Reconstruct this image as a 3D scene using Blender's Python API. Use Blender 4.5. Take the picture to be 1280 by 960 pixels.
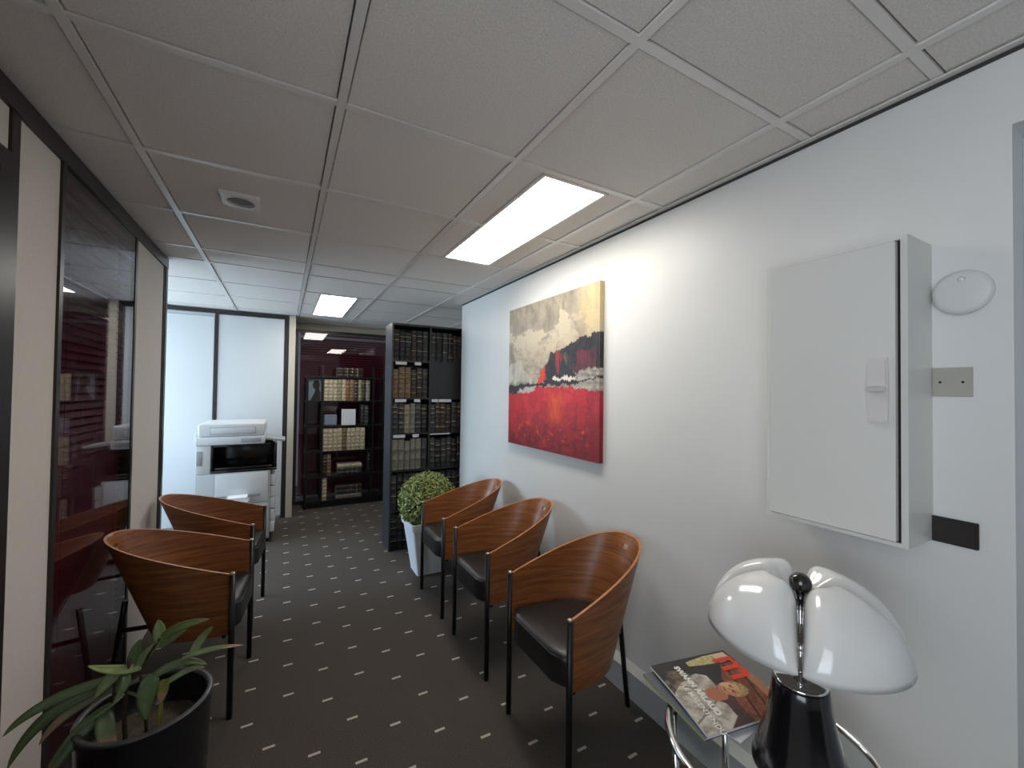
import bpy, bmesh, math, random
from mathutils import Vector, Matrix, noise
random.seed(7)
C = bpy.context.scene.collection
for o in list(bpy.data.objects):
    bpy.data.objects.remove(o)
PI = math.pi
# ------------------------------------------------------------------ camera, world, lights, exposure
CAMZ = 1.48
CEIL = 2.327
cam_d = bpy.data.cameras.new('camera')
cam = bpy.data.objects.new('camera', cam_d)
C.objects.link(cam)
yaw, pitch, roll = 0.5063, 0.0182, 0.0129
f = Vector((math.sin(yaw)*math.cos(pitch), math.cos(yaw)*math.cos(pitch), math.sin(pitch)))
rt = Vector((math.cos(yaw), -math.sin(yaw), 0))
up = rt.cross(f)
r2 = rt*math.cos(roll) + up*math.sin(roll)
u2 = -rt*math.sin(roll) + up*math.cos(roll)
cam.matrix_world = Matrix(((r2.x, u2.x, -f.x, 0), (r2.y, u2.y, -f.y, 0), (r2.z, u2.z, -f.z, CAMZ), (0, 0, 0, 1)))
cam_d.sensor_width = 36.0
cam_d.lens = 516.3/1280*36.0
cam_d.clip_start = 0.02
bpy.context.scene.camera = cam
sc = bpy.context.scene
sc.view_settings.view_transform = 'Standard'
sc.view_settings.look = 'None'
sc.view_settings.gamma = 1
sc.view_settings.use_curve_mapping = False
sc.view_settings.exposure = 0.92

w = bpy.data.worlds.new('world')
sc.world = w
w.use_nodes = True
w.node_tree.nodes['Background'].inputs[0].default_value = (0.62, 0.80, 1.0, 1)
w.node_tree.nodes['Background'].inputs[1].default_value = 1.2

PANEL_STRENGTH = 7.8

def area_light(name, loc, direction, sx, sy, power, col):
    d = bpy.data.lights.new(name, 'AREA')
    d.shape = 'RECTANGLE'
    d.size, d.size_y = sx, sy
    d.energy = power
    d.color = col
    o = bpy.data.objects.new(name, d)
    C.objects.link(o)
    o.location = loc
    o.rotation_euler = Vector(direction).to_track_quat('-Z', 'Y').to_euler()
    return o
# daylight through the far left window and fill from an added, unseen window left of the camera
area_light('daylight_far_window', (-2.68, 4.62, 1.5), (1, -0.16, -0.55), 1.5, 1.5, 50, (0.66, 0.84, 1.0))
area_light('fill_near_window', (-0.67, -0.55, 1.5), (1, 0.05, -0.05), 1.15, 1.4, 8.0, (0.96, 0.98, 1.0))

# ------------------------------------------------------------------ materials
def srgb(r, g, b):
    def c(v):
        v /= 255.0
        return v/12.92 if v <= 0.04045 else ((v+0.055)/1.055)**2.4
    return (c(r), c(g), c(b), 1)

def mat(name, col, rough=0.5, metal=0.0, noise_scale=None, noise_amt=0.08, bump=0.0, bump_scale=60, spec=0.5, coat=0.0, stretch=None):
    m = bpy.data.materials.new(name)
    m.use_nodes = True
    nt = m.node_tree
    b = nt.nodes['Principled BSDF']
    b.inputs['Base Color'].default_value = col
    b.inputs['Roughness'].default_value = rough
    b.inputs['Metallic'].default_value = metal
    b.inputs['Specular IOR Level'].default_value = spec
    b.inputs['Coat Weight'].default_value = coat
    b.inputs['Coat Roughness'].default_value = 0.12
    tc = nt.nodes.new('ShaderNodeTexCoord')
    mp = nt.nodes.new('ShaderNodeMapping')
    nt.links.new(tc.outputs['Object'], mp.inputs[0])
    if stretch:
        mp.inputs['Scale'].default_value = stretch
    if noise_scale:
        n = nt.nodes.new('ShaderNodeTexNoise')
        n.inputs['Scale'].default_value = noise_scale
        n.inputs['Detail'].default_value = 4
        nt.links.new(mp.outputs[0], n.inputs['Vector'])
        r = nt.nodes.new('ShaderNodeValToRGB')
        r.color_ramp.elements[0].position = 0.3
        r.color_ramp.elements[1].position = 0.7
        r.color_ramp.elements[0].color = tuple(c*(1-noise_amt) for c in col[:3]) + (1,)
        r.color_ramp.elements[1].color = tuple(min(1, c*(1+noise_amt)) for c in col[:3]) + (1,)
        nt.links.new(n.outputs['Fac'], r.inputs[0])
        nt.links.new(r.outputs[0], b.inputs['Base Color'])
    if bump:
        n2 = nt.nodes.new('ShaderNodeTexNoise')
        n2.inputs['Scale'].default_value = bump_scale
        n2.inputs['Detail'].default_value = 3
        nt.links.new(mp.outputs[0], n2.inputs['Vector'])
        bp = nt.nodes.new('ShaderNodeBump')
        bp.inputs['Strength'].default_value = bump
        bp.inputs['Distance'].default_value = 0.002
        nt.links.new(n2.outputs['Fac'], bp.inputs['Height'])
        nt.links.new(bp.outputs[0], b.inputs['Normal'])
    return m

M = {}
M['wall'] = mat('white_wall_paint', (0.78, 0.78, 0.76, 1), 0.42, 0, 3, 0.015, 0.12, 260, spec=0.4)
M['tile'] = mat('mineral_ceiling_tile', (0.84, 0.79, 0.74, 1), 0.95, 0, 180, 0.10, 0.5, 420, spec=0.1)
M['tbar'] = mat('ceiling_grid_metal', (0.84, 0.80, 0.76, 1), 0.3, 0, 10, 0.02, spec=0.8)
M['void'] = mat('ceiling_void', (0.05, 0.05, 0.05, 1), 0.9)
M['trimdark'] = mat('dark_bronze_trim', (0.035, 0.030, 0.030, 1), 0.35, 0.3, 40, 0.1)
M['beige'] = mat('beige_fabric_panel', (0.70, 0.65, 0.60, 1), 0.75, 0, 240, 0.06, 0.2, 500)
M['whitepanel'] = mat('white_laminate_panel', (0.60, 0.62, 0.63, 1), 0.4, 0, 4, 0.01)
M['post'] = mat('beige_post_paint', (0.50, 0.45, 0.37, 1), 0.5, 0, 5, 0.03)
M['blind'] = mat('burgundy_blind_slat', (0.125, 0.014, 0.030, 1), 0.32)
M['black'] = mat('black_satin_metal', (0.010, 0.010, 0.011, 1), 0.35, 0.2, 30, 0.1)
M['case'] = mat('black_wood_case', (0.012, 0.0125, 0.014, 1), 0.42, 0, 25, 0.12)
M['caseside'] = mat('anthracite_metal_side', (0.035, 0.040, 0.050, 1), 0.35, 0.2, 25, 0.06)
M['chrome'] = mat('polished_chrome', (0.82, 0.82, 0.83, 1), 0.07, 1.0)
M['steel'] = mat('brushed_metal_cap', (0.45, 0.38, 0.28, 1), 0.3, 1.0)
M['leather'] = mat('black_leather', (0.014, 0.0125, 0.0125, 1), 0.36, 0, 30, 0.15, 0.35, 300, spec=0.55)
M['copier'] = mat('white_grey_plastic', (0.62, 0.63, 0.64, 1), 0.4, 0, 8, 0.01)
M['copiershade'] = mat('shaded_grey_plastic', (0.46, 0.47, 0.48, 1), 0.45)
M['copiergrey'] = mat('light_grey_plastic', (0.32, 0.335, 0.35, 1), 0.45)
M['copierdark'] = mat('black_gloss_plastic', (0.008, 0.008, 0.009, 1), 0.18)
M['paper'] = mat('white_paper', (0.80, 0.80, 0.82, 1), 0.7, 0, 20, 0.02)
M['cabinet'] = mat('white_powder_coated_steel', (0.74, 0.735, 0.70, 1), 0.38, 0, 6, 0.01, 0.08, 400)
M['handle'] = mat('white_lock_plastic', (0.70, 0.68, 0.66, 1), 0.4)
M['plate'] = mat('beige_blank_plate', (0.44, 0.42, 0.37, 1), 0.5, 0, 8, 0.03)
M['socket'] = mat('black_socket_plate', (0.020, 0.014, 0.013, 1), 0.35, 0, 30, 0.08)
M['domewhite'] = mat('white_round_plastic', (0.72, 0.73, 0.72, 1), 0.4)
M['trunk'] = mat('grey_trunking_paint', (0.40, 0.42, 0.44, 1), 0.45, 0, 10, 0.02)
M['trunktop'] = mat('trunking_top_painted_lit', (0.72, 0.70, 0.66, 1), 0.45)  # paler than the face: ceiling light on the top, put into colour
M['opal'] = mat('opal_white_acrylic', (0.80, 0.80, 0.79, 1), 0.14, 0, None, 0.05, spec=0.6, coat=0.6)
M['opal'].node_tree.nodes['Principled BSDF'].inputs['Subsurface Weight'].default_value = 0.0
M['lampblack'] = mat('glossy_black_lacquer', (0.006, 0.006, 0.008, 1), 0.16, spec=0.6, coat=0.5)
M['potwhite'] = mat('pale_blue_white_pot', (0.72, 0.76, 0.82, 1), 0.45, 0, 14, 0.02)
M['potblack'] = mat('black_glazed_pot', (0.010, 0.010, 0.012, 1), 0.24, 0, 10, 0.1, spec=0.6)
M['potrim'] = mat('worn_dark_grey_pot_rim', (0.045, 0.043, 0.045, 1), 0.33, 0, 30, 0.25)
M['soil'] = mat('dry_potting_soil', (0.075, 0.062, 0.042, 1), 0.95, 0, 60, 0.35, 0.8, 90)
M['stalk'] = mat('brown_cane_stem', (0.050, 0.028, 0.016, 1), 0.7, 0, 90, 0.4, 0.5, 120)
M['boxleaf'] = mat('topiary_leaf', (0.24, 0.29, 0.085, 1), 0.4, 0, 40, 0.6)
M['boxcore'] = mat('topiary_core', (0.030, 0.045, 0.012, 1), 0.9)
M['canvasside'] = mat('canvas_edge', (0.42, 0.38, 0.32, 1), 0.8)
M['silver'] = mat('silver_frame', (0.30, 0.32, 0.36, 1), 0.3, 0.2)
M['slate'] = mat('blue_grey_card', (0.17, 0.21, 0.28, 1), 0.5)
M['vent'] = mat('grey_vent_plastic', (0.78, 0.75, 0.72, 1), 0.4)
M['ventdark'] = mat('vent_dark', (0.02, 0.018, 0.015, 1), 0.9)
M['doorblue'] = mat('pale_blue_grey_door', (0.50, 0.55, 0.60, 1), 0.4)
M['gold'] = mat('gilt_tooling', (0.42, 0.32, 0.18, 1), 0.4, 0.4)
M['pages'] = mat('aged_book_pages', (0.45, 0.38, 0.27, 1), 0.85)
M['wheel'] = mat('caster_rubber', (0.01, 0.01, 0.01, 1), 0.6)
M['cardw'] = mat('white_card_strip', (0.62, 0.63, 0.66, 1), 0.7, 0, 60, 0.08)
M['greymag'] = mat('grey_magazine_cover', (0.12, 0.13, 0.15, 1), 0.3)
M['greenmag'] = mat('yellow_green_spine', (0.45, 0.50, 0.16, 1), 0.4)
BL = [('black', (0.010, 0.009, 0.009)), ('dark brown', (0.035, 0.020, 0.013)), ('tan brown', (0.16, 0.10, 0.055)),
      ('cream', (0.42, 0.36, 0.25)), ('grey buff', (0.17, 0.16, 0.13)), ('charcoal', (0.030, 0.030, 0.032)),
      ('russet', (0.20, 0.085, 0.035)), ('olive buff', (0.24, 0.21, 0.13))]
BM = {n: mat(n.replace(' ', '_')+'_book_leather', c+(1,), 0.5, 0, 45, 0.3, 0.3, 120) for n, c in BL}

def glass_mat(name, tint, ior, rough=0.0):
    m = bpy.data.materials.new(name)
    m.use_nodes = True
    nt = m.node_tree
    nt.nodes.remove(nt.nodes['Principled BSDF'])
    out = nt.nodes['Material Output']
    mix = nt.nodes.new('ShaderNodeMixShader')
    fr = nt.nodes.new('ShaderNodeFresnel')
    geo = nt.nodes.new('ShaderNodeNewGeometry')
    mi_ = nt.nodes.new('ShaderNodeMix')
    mi_.inputs[2].default_value = ior
    mi_.inputs[3].default_value = 1.0/ior
    nt.links.new(geo.outputs['Backfacing'], mi_.inputs[0])
    nt.links.new(mi_.outputs[0], fr.inputs['IOR'])
    tr = nt.nodes.new('ShaderNodeBsdfTransparent')
    tr.inputs[0].default_value = tint
    gl = nt.nodes.new('ShaderNodeBsdfGlossy')
    gl.inputs['Roughness'].default_value = rough
    gl.inputs['Color'].default_value = (0.9, 0.9, 0.92, 1)
    nt.links.new(fr.outputs[0], mix.inputs[0])
    nt.links.new(tr.outputs[0], mix.inputs[1])
    nt.links.new(gl.outputs[0], mix.inputs[2])
    nt.links.new(mix.outputs[0], out.inputs['Surface'])
    return m
M['glassdark'] = glass_mat('tinted_partition_glass', (0.80, 0.74, 0.76, 1), 1.55)
M['glasstable'] = glass_mat('clear_table_glass', (0.90, 0.93, 0.92, 1), 1.35)
M['glasswin'] = glass_mat('clear_window_glass', (0.96, 0.98, 1.0, 1), 1.3)

def emit_mat(name, col, s):
    m = bpy.data.materials.new(name)
    m.use_nodes = True
    nt = m.node_tree
    b = nt.nodes['Principled BSDF']
    b.inputs['Base Color'].default_value = (0.8, 0.8, 0.8, 1)
    b.inputs['Emission Color'].default_value = col
    b.inputs['Emission Strength'].default_value = s
    return m
M['panel'] = emit_mat('lit_led_diffuser', (1.0, 0.945, 0.86, 1), PANEL_STRENGTH)

# wood for the bent shells: uv = (arc length, height)
def wood_mat():
    m = bpy.data.materials.new('varnished_bent_plywood')
    m.use_nodes = True
    nt = m.node_tree
    b = nt.nodes['Principled BSDF']
    b.inputs['Roughness'].default_value = 0.40
    b.inputs['Coat Weight'].default_value = 0.10
    b.inputs['Coat Roughness'].default_value = 0.2
    uv = nt.nodes.new('ShaderNodeUVMap')
    mp = nt.nodes.new('ShaderNodeMapping')
    mp.inputs['Rotation'].default_value = (0, 0, 0.38)
    mp.inputs['Scale'].default_value = (3.0, 60, 1)
    n = nt.nodes.new('ShaderNodeTexNoise')
    n.inputs['Scale'].default_value = 1.2
    n.inputs['Detail'].default_value = 6
    n.inputs['Distortion'].default_value = 0.6
    r = nt.nodes.new('ShaderNodeValToRGB')
    e = r.color_ramp.elements
    e[0].position = 0.25
    e[0].color = (0.125, 0.040, 0.014, 1)
    e[1].position = 0.75
    e[1].color = (0.36, 0.135, 0.038, 1)
    x = e.new(0.5)
    x.color = (0.23, 0.080, 0.024, 1)
    nt.links.new(uv.outputs[0], mp.inputs[0])
    nt.links.new(mp.outputs[0], n.inputs['Vector'])
    nt.links.new(n.outputs['Fac'], r.inputs[0])
    nt.links.new(r.outputs[0], b.inputs['Base Color'])
    bp = nt.nodes.new('ShaderNodeBump')
    bp.inputs['Strength'].default_value = 0.06
    nt.links.new(n.outputs['Fac'], bp.inputs['Height'])
    nt.links.new(bp.outputs[0], b.inputs['Normal'])
    return m
M['wood'] = wood_mat()
M['woodedge'] = mat('plywood_edge', (0.46, 0.17, 0.055, 1), 0.4, 0, 60, 0.15, coat=0.3)

def attr_mat(name, rough, bump=0.0):
    m = bpy.data.materials.new(name)
    m.use_nodes = True
    nt = m.node_tree
    b = nt.nodes['Principled BSDF']
    b.inputs['Roughness'].default_value = rough
    a = nt.nodes.new('ShaderNodeVertexColor')
    a.layer_name = 'Col'
    nt.links.new(a.outputs[0], b.inputs['Base Color'])
    if bump:
        tc = nt.nodes.new('ShaderNodeTexCoord')
        n = nt.nodes.new('ShaderNodeTexNoise')
        n.inputs['Scale'].default_value = 55
        n.inputs['Detail'].default_value = 5
        bp = nt.nodes.new('ShaderNodeBump')
        bp.inputs['Strength'].default_value = bump
        bp.inputs['Distance'].default_value = 0.003
        nt.links.new(tc.outputs['Object'], n.inputs['Vector'])
        nt.links.new(n.outputs['Fac'], bp.inputs['Height'])
        nt.links.new(bp.outputs[0], b.inputs['Normal'])
    return m
M['paint'] = attr_mat('oil_paint_surface', 0.42, 0.35)
M['print'] = attr_mat('glossy_magazine_print', 0.25)
M['leaf'] = attr_mat('strap_leaf_surface', 0.38)

# carpet: dark pile, small pale dashes woven on a staggered lattice
def carpet_mat():
    m = bpy.data.materials.new('dark_carpet_with_pale_dashes')
    m.use_nodes = True
    nt = m.node_tree
    L = nt.links
    b = nt.nodes['Principled BSDF']
    b.inputs['Roughness'].default_value = 0.92
    b.inputs['Specular IOR Level'].default_value = 0.25
    tc = nt.nodes.new('ShaderNodeTexCoord')
    sp = nt.nodes.new('ShaderNodeSeparateXYZ')
    L.new(tc.outputs['Object'], sp.inputs[0])
    def mth(op, a, bb=None, c=None):
        n = nt.nodes.new('ShaderNodeMath')
        n.operation = op
        for i, v in enumerate((a, bb, c)):
            if v is None:
                continue
            if isinstance(v, (int, float)):
                n.inputs[i].default_value = v
            else:
                L.new(v, n.inputs[i])
        return n.outputs[0]
    X, Y = sp.outputs[0], sp.outputs[1]
    # carpet tile seam at y = 2.075: the lattice steps sideways there
    near = mth('LESS_THAN', Y, 2.075)
    x0 = mth('ADD', mth('MULTIPLY', near, 0.088), -0.109)
    xs = mth('DIVIDE', mth('SUBTRACT', X, x0), 0.1625)
    m_i = mth('ROUND', xs)
    dx = mth('MULTIPLY', mth('ABSOLUTE', mth('SUBTRACT', xs, m_i)), 0.1625)
    odd = mth('FLOORED_MODULO', m_i, 2.0)
    y0 = mth('SUBTRACT', 2.163, mth('MULTIPLY', near, 0.172))
    ysh = mth('ADD', y0, mth('MULTIPLY', odd, 0.1235))
    ys = mth('DIVIDE', mth('SUBTRACT', Y, ysh), 0.2468)
    dy = mth('MULTIPLY', mth('ABSOLUTE', mth('SUBTRACT', ys, mth('ROUND', ys))), 0.2468)
    inx = mth('LESS_THAN', dx, 0.0225)
    iny = mth('LESS_THAN', dy, 0.0065)
    dash = mth('MULTIPLY', inx, iny)
    n = nt.nodes.new('ShaderNodeTexNoise')
    n.inputs['Scale'].default_value = 260
    n.inputs['Detail'].default_value = 3
    L.new(tc.outputs['Object'], n.inputs['Vector'])
    r = nt.nodes.new('ShaderNodeValToRGB')
    r.color_ramp.elements[0].position = 0.3
    r.color_ramp.elements[1].position = 0.75
    r.color_ramp.elements[0].color = (0.034, 0.028, 0.024, 1)
    r.color_ramp.elements[1].color = (0.125, 0.107, 0.093, 1)
    L.new(n.outputs['Fac'], r.inputs[0])
    r2_ = nt.nodes.new('ShaderNodeValToRGB')
    r2_.color_ramp.elements[0].position = 0.25
    r2_.color_ramp.elements[1].position = 0.7
    r2_.color_ramp.elements[0].color = (0.36, 0.31, 0.26, 1)
    r2_.color_ramp.elements[1].color = (0.66, 0.58, 0.50, 1)
    L.new(n.outputs['Fac'], r2_.inputs[0])
    mx = nt.nodes.new('ShaderNodeMix')
    mx.data_type = 'RGBA'
    L.new(dash, mx.inputs[0])
    L.new(r.outputs[0], mx.inputs[6])
    L.new(r2_.outputs[0], mx.inputs[7])
    L.new(mx.outputs[2], b.inputs['Base Color'])
    bp = nt.nodes.new('ShaderNodeBump')
    bp.inputs['Strength'].default_value = 0.6
    bp.inputs['Distance'].default_value = 0.003
    L.new(n.outputs['Fac'], bp.inputs['Height'])
    L.new(bp.outputs[0], b.inputs['Normal'])
    return m
M['carpet'] = carpet_mat()

# ------------------------------------------------------------------ builders
def link(name, me, mats, parent=None, smooth=False):
    o = bpy.data.objects.new(name, me)
    C.objects.link(o)
    for m in (mats if isinstance(mats, (list, tuple)) else [mats]):
        me.materials.append(m)
    if smooth:
        for p in me.polygons:
            p.use_smooth = True
    if parent is not None:
        o.parent = parent
    return o

def obj(name, bm, mats, parent=None, smooth=False, angle=None):
    me = bpy.data.meshes.new(name)
    bmesh.ops.recalc_face_normals(bm, faces=bm.faces[:])
    bm.to_mesh(me)
    bm.free()
    o = link(name, me, mats, parent, smooth)
    if angle:
        for p in me.polygons:
            p.use_smooth = True
        me.set_sharp_from_angle(angle=math.radians(angle))
    return o

def box(bm, x0, x1, y0, y1, z0, z1, bev=0.0, mi=0, seg=1, mtx=None):
    vs = [bm.verts.new((x, y, z)) for x in (x0, x1) for y in (y0, y1) for z in (z0, z1)]
    if mtx is not None:
        for v in vs:
            v.co = mtx @ v.co
    F = [(0, 1, 3, 2), (4, 6, 7, 5), (0, 4, 5, 1), (2, 3, 7, 6), (0, 2, 6, 4), (1, 5, 7, 3)]
    fs = [bm.faces.new([vs[i] for i in t]) for t in F]
    for q in fs:
        q.material_index = mi
    if bev:
        es = list({e for q in fs for e in q.edges})
        r = bmesh.ops.bevel(bm, geom=es, offset=bev, segments=seg, affect='EDGES', profile=0.5)
        for q in r['faces']:
            q.material_index = mi
    return fs

def tube(bm, pts, rad, n=10, mi=0, cap=True, closed=False):
    pts = [Vector(p) for p in pts]
    rads = rad if isinstance(rad, (list, tuple)) else [rad]*len(pts)
    rings = []
    prev = None
    for i, p in enumerate(pts):
        if closed:
            t = (pts[(i+1) % len(pts)] - pts[i-1]).normalized()
        else:
            t = (pts[min(i+1, len(pts)-1)] - pts[max(i-1, 0)]).normalized()
        if prev is None:
            a = Vector((0, 0, 1)) if abs(t.z) < 0.9 else Vector((1, 0, 0))
            u = t.cross(a).normalized()
        else:
            u = (prev - t*prev.dot(t)).normalized()
        prev = u
        v = t.cross(u)
        rings.append([bm.verts.new(p + (u*math.cos(2*PI*k/n) + v*math.sin(2*PI*k/n))*rads[i]) for k in range(n)])
    m = len(rings)
    for i in range(m if closed else m-1):
        A, B = rings[i], rings[(i+1) % m]
        for k in range(n):
            q = bm.faces.new((A[k], A[(k+1) % n], B[(k+1) % n], B[k]))
            q.material_index = mi
            q.smooth = True
    if cap and not closed:
        for R_ in (rings[0], rings[-1]):
            q = bm.faces.new(R_)
            q.material_index = mi

def lathe(bm, prof, n=40, c=(0, 0), mi=0):
    rings = []
    for r, z in prof:
        if r < 1e-6:
            rings.append([bm.verts.new((c[0], c[1], z))])
        else:
            rings.append([bm.verts.new((c[0]+r*math.cos(2*PI*k/n), c[1]+r*math.sin(2*PI*k/n), z)) for k in range(n)])
    for A, B in zip(rings, rings[1:]):
        for k in range(n):
            if len(A) == 1 and len(B) == 1:
                continue
            if len(A) == 1:
                q = bm.faces.new((A[0], B[k], B[(k+1) % n]))
            elif len(B) == 1:
                q = bm.faces.new((A[k], A[(k+1) % n], B[0]))
            else:
                q = bm.faces.new((A[k], A[(k+1) % n], B[(k+1) % n], B[k]))
            q.material_index = mi
            q.smooth = True

def thing(name, label, cat, loc=(0, 0, 0), rz=0, group=None):
    o = bpy.data.objects.new(name, None)
    o.empty_display_size = 0.1
    C.objects.link(o)
    o.location = loc
    o.rotation_euler = (0, 0, rz)
    return tag(o, label, cat, group)

def tag(o, label, cat, group=None):
    o['label'] = label
    o['category'] = cat
    if group:
        o['group'] = group
    return o

def struct(o, label=None, cat=None):
    o['kind'] = 'structure'
    if label:
        o['label'] = label
    if cat:
        o['category'] = cat
    return o

def sbox(name, mats, dims, parent=None, bev=0.0, label=None, cat=None):
    bm = bmesh.new()
    box(bm, *dims, bev=bev)
    o = obj(name, bm, mats, parent)
    if parent is None:
        struct(o, label, cat)
    return o

# ------------------------------------------------------------------ setting
XW = 1.525      # right wall face
XP = -0.685     # left partition face
sbox('floor', M['carpet'], (-2.8, 2.7, -3.2, 7.2, -0.05, 0), label='dark brown-grey carpet woven with small pale dashes', cat='floor')

# right wall with a door opening near the camera
bm = bmesh.new()
box(bm, XW, XW+0.14, 0.28, 3.78, 0, CEIL+0.05)
box(bm, XW, XW+0.14, -0.62, 0.28, 2.14, CEIL+0.05)
box(bm, XW, XW+0.14, -3.2, -0.62, 0, CEIL+0.05)
struct(obj('wall_right', bm, M['wall']), 'white painted wall on the right carrying painting and electrical cabinet', 'wall')
d = thing('door_1', 'pale blue-grey door recessed in right wall at picture edge', 'door', (XW+0.09, 0.27, 0))
d['kind'] = 'structure'
bm = bmesh.new(); box(bm, 0.005, 0.045, -0.86, -0.035, 0.004, 2.09, bev=0.003); obj('door_leaf', bm, M['doorblue'], d)
bm = bmesh.new()
box(bm, 0, 0.05, -0.032, 0.0095, 0.0, 2.135)
box(bm, 0, 0.05, -0.889, -0.863, 0.0, 2.135)
box(bm, 0, 0.05, -0.863, -0.032, 2.093, 2.135)
obj('door_frame', bm, M['doorblue'], d)
bm = bmesh.new(); tube(bm, [(0.005, -0.78, 1.02), (-0.05, -0.78, 1.02), (-0.055, -0.77, 1.02), (-0.055, -0.67, 1.02)], 0.009); obj('door_handle', bm, M['chrome'], d)

sbox('wall_rear_left', M['wall'], (-0.785, -0.5, -3.2, -3.1, 0, CEIL+0.05))
struct(sbox('wall_rear', M['wall'], (-0.5, XW+0.14, -3.2, -3.1, 0, CEIL+0.05)), 'plain white wall behind the viewer', 'wall')
def window(name, label, cx, cy, wx, z0, z1, axis):
    t = thing(name, label, 'window', (cx, cy, 0))
    t['kind'] = 'structure'
    bm = bmesh.new()
    def b(a0, a1, z_0, z_1, th=0.03):
        if axis == 'x':
            box(bm, a0, a1, -th, th, z_0, z_1)
        else:
            box(bm, -th, th, a0, a1, z_0, z_1)
    h = wx/2
    b(-h, -h+0.05, z0, z1); b(h-0.05, h, z0, z1); b(-h+0.05, h-0.05, z0, z0+0.05); b(-h+0.05, h-0.05, z1-0.05, z1)
    b(-0.025, 0.025, z0+0.05, z1-0.05, 0.025)
    obj('window_frame', bm, M['whitepanel'], t)
    for s in (-1, 1):
        bm = bmesh.new()
        a0, a1 = (-h+0.05, -0.025) if s < 0 else (0.025, h-0.05)
        if axis == 'x':
            box(bm, a0, a1, -0.004, 0.004, z0+0.05, z1-0.05)
        else:
            box(bm, -0.004, 0.004, a0, a1, z0+0.05, z1-0.05)
        obj('window_pane', bm, M['glasswin'], t)
window('window_fill', 'unseen white two-pane window added for fill light, left wall behind the viewer', -0.735, -0.55, 1.5, 0.85, 2.12, 'y')  # unseen window, added to brighten the right wall and cabinet front
bm = bmesh.new()
box(bm, -0.785, XP, -3.1, -1.3, 0, CEIL+0.05); box(bm, -0.785, XP, 0.2, 0.7, 0, CEIL+0.05); box(bm, -0.785, XP, -1.3, 0.2, 0, 0.85); box(bm, -0.785, XP, -1.3, 0.2, 2.12, CEIL+0.05)
struct(obj('wall_near_left', bm, M['wall']), 'white wall with added fill window left of the viewer', 'wall')
sbox('wall_office_near', M['wall'], (-1.9, -0.785, 0.6, 0.7, 0, CEIL+0.05))

# far left wall with window
bm = bmesh.new()
box(bm, -2.8, -2.7, 3.4, 3.8, 0, CEIL+0.05); box(bm, -2.8, -2.7, 5.4, 5.6, 0, CEIL+0.05)
box(bm, -2.8, -2.7, 3.8, 5.4, 0, 0.75); box(bm, -2.8, -2.7, 3.8, 5.4, 2.2, CEIL+0.05)
struct(obj('wall_far_left', bm, M['wall']), 'white wall with window left of copier', 'wall')
window('window_1', 'white two-pane window in far left wall', -2.75, 4.6, 1.6, 0.75, 2.2, 'y')
sbox('wall_alcove_near', M['wall'], (-2.8, XP-0.1, 3.4, 3.5, 0, CEIL+0.05))
# walls around the hidden office behind the left partition, and to the right behind the wall end
sbox('wall_office', M['wall'], (-2.0, -1.9, 0.6, 3.4, 0, CEIL+0.05))
sbox('wall_far_right', M['wall'], (2.6, 2.7, 3.78, 7.2, 0, CEIL+0.05))
sbox('wall_behind_right', M['wall'], (XW+0.14, 2.7, 3.68, 3.78, 0, CEIL+0.05))
sbox('wall_far_back', M['wall'], (-0.1, 2.7, 7.1, 7.2, 0, CEIL+0.05))

# ---- back wall: white laminate panels in dark profiles
YB = 5.43
bw = sbox('wall_back', M['whitepanel'], (-2.7, 0.02, YB+0.02, YB+0.12, 0, CEIL+0.05), label='wall of white laminate panels in dark profiles behind the copier', cat='wall')
for x0, x1 in ((-2.68, -1.72), (-1.69, -0.655), (-0.620, 0.005)):
    bm = bmesh.new(); box(bm, x0, x1, YB, YB+0.02, 0.03, 2.245 if x1 < -0.6 else 2.275, bev=0.002); obj('wall_panel', bm, M['whitepanel'], bw)
bm = bmesh.new(); box(bm, -2.7, 0.045, YB-0.012, YB+0.02, 2.282, CEIL-0.004); obj('top_profile', bm, M['trimdark'], bw)
for x0, x1 in ((-1.718, -1.692), (-0.652, -0.623), (0.008, 0.05)):
    bm = bmesh.new(); box(bm, x0, x1, YB-0.010, YB+0.02, 0.0, 2.282); obj('vertical_profile', bm, M['trimdark'], bw)
sbox('trim_1', M['post'], (0.052, 0.118, YB-0.02, YB+0.12, 0, CEIL), bev=0.002, label='beige post between white panels and dark glass partition', cat='post')
bm = bmesh.new(); box(bm, 0.012, 0.115, YB+0.121, 5.955, 0, CEIL+0.05); struct(obj('wall_return', bm, M['trimdark']), 'dark return beside the recessed glass partition', 'wall')

# ---- recessed back glass partition with burgundy blind
YG = 5.955
gp = thing('wall_glass_back', 'dark glass partition with burgundy blinds behind the etagere', 'partition', (0, YG, 0))
gp['kind'] = 'structure'
bm = bmesh.new()
box(bm, 0.118, 2.6, 0, 0.06, 2.215, 2.25); box(bm, 0.118, 0.165, 0, 0.06, 0.0, 2.215); box(bm, 1.34, 1.37, 0, 0.06, 0.04, 2.215); box(bm, 2.56, 2.6, 0, 0.06, 0.04, 2.215); box(bm, 0.165, 2.6, 0, 0.06, 0, 0.04)
obj('glass_frame', bm, M['trimdark'], gp)
for x0, x1 in ((0.165, 1.34), (1.37, 2.56)):
    bm = bmesh.new(); box(bm, x0, x1, 0.02, 0.028, 0.04, 2.215); obj('glass_pane', bm, M['glassdark'], gp)
bm = bmesh.new(); box(bm, 0.118, 2.6, 0, 0.06, 2.25, CEIL-0.002); obj('header_panel', bm, M['post'], gp)

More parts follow.
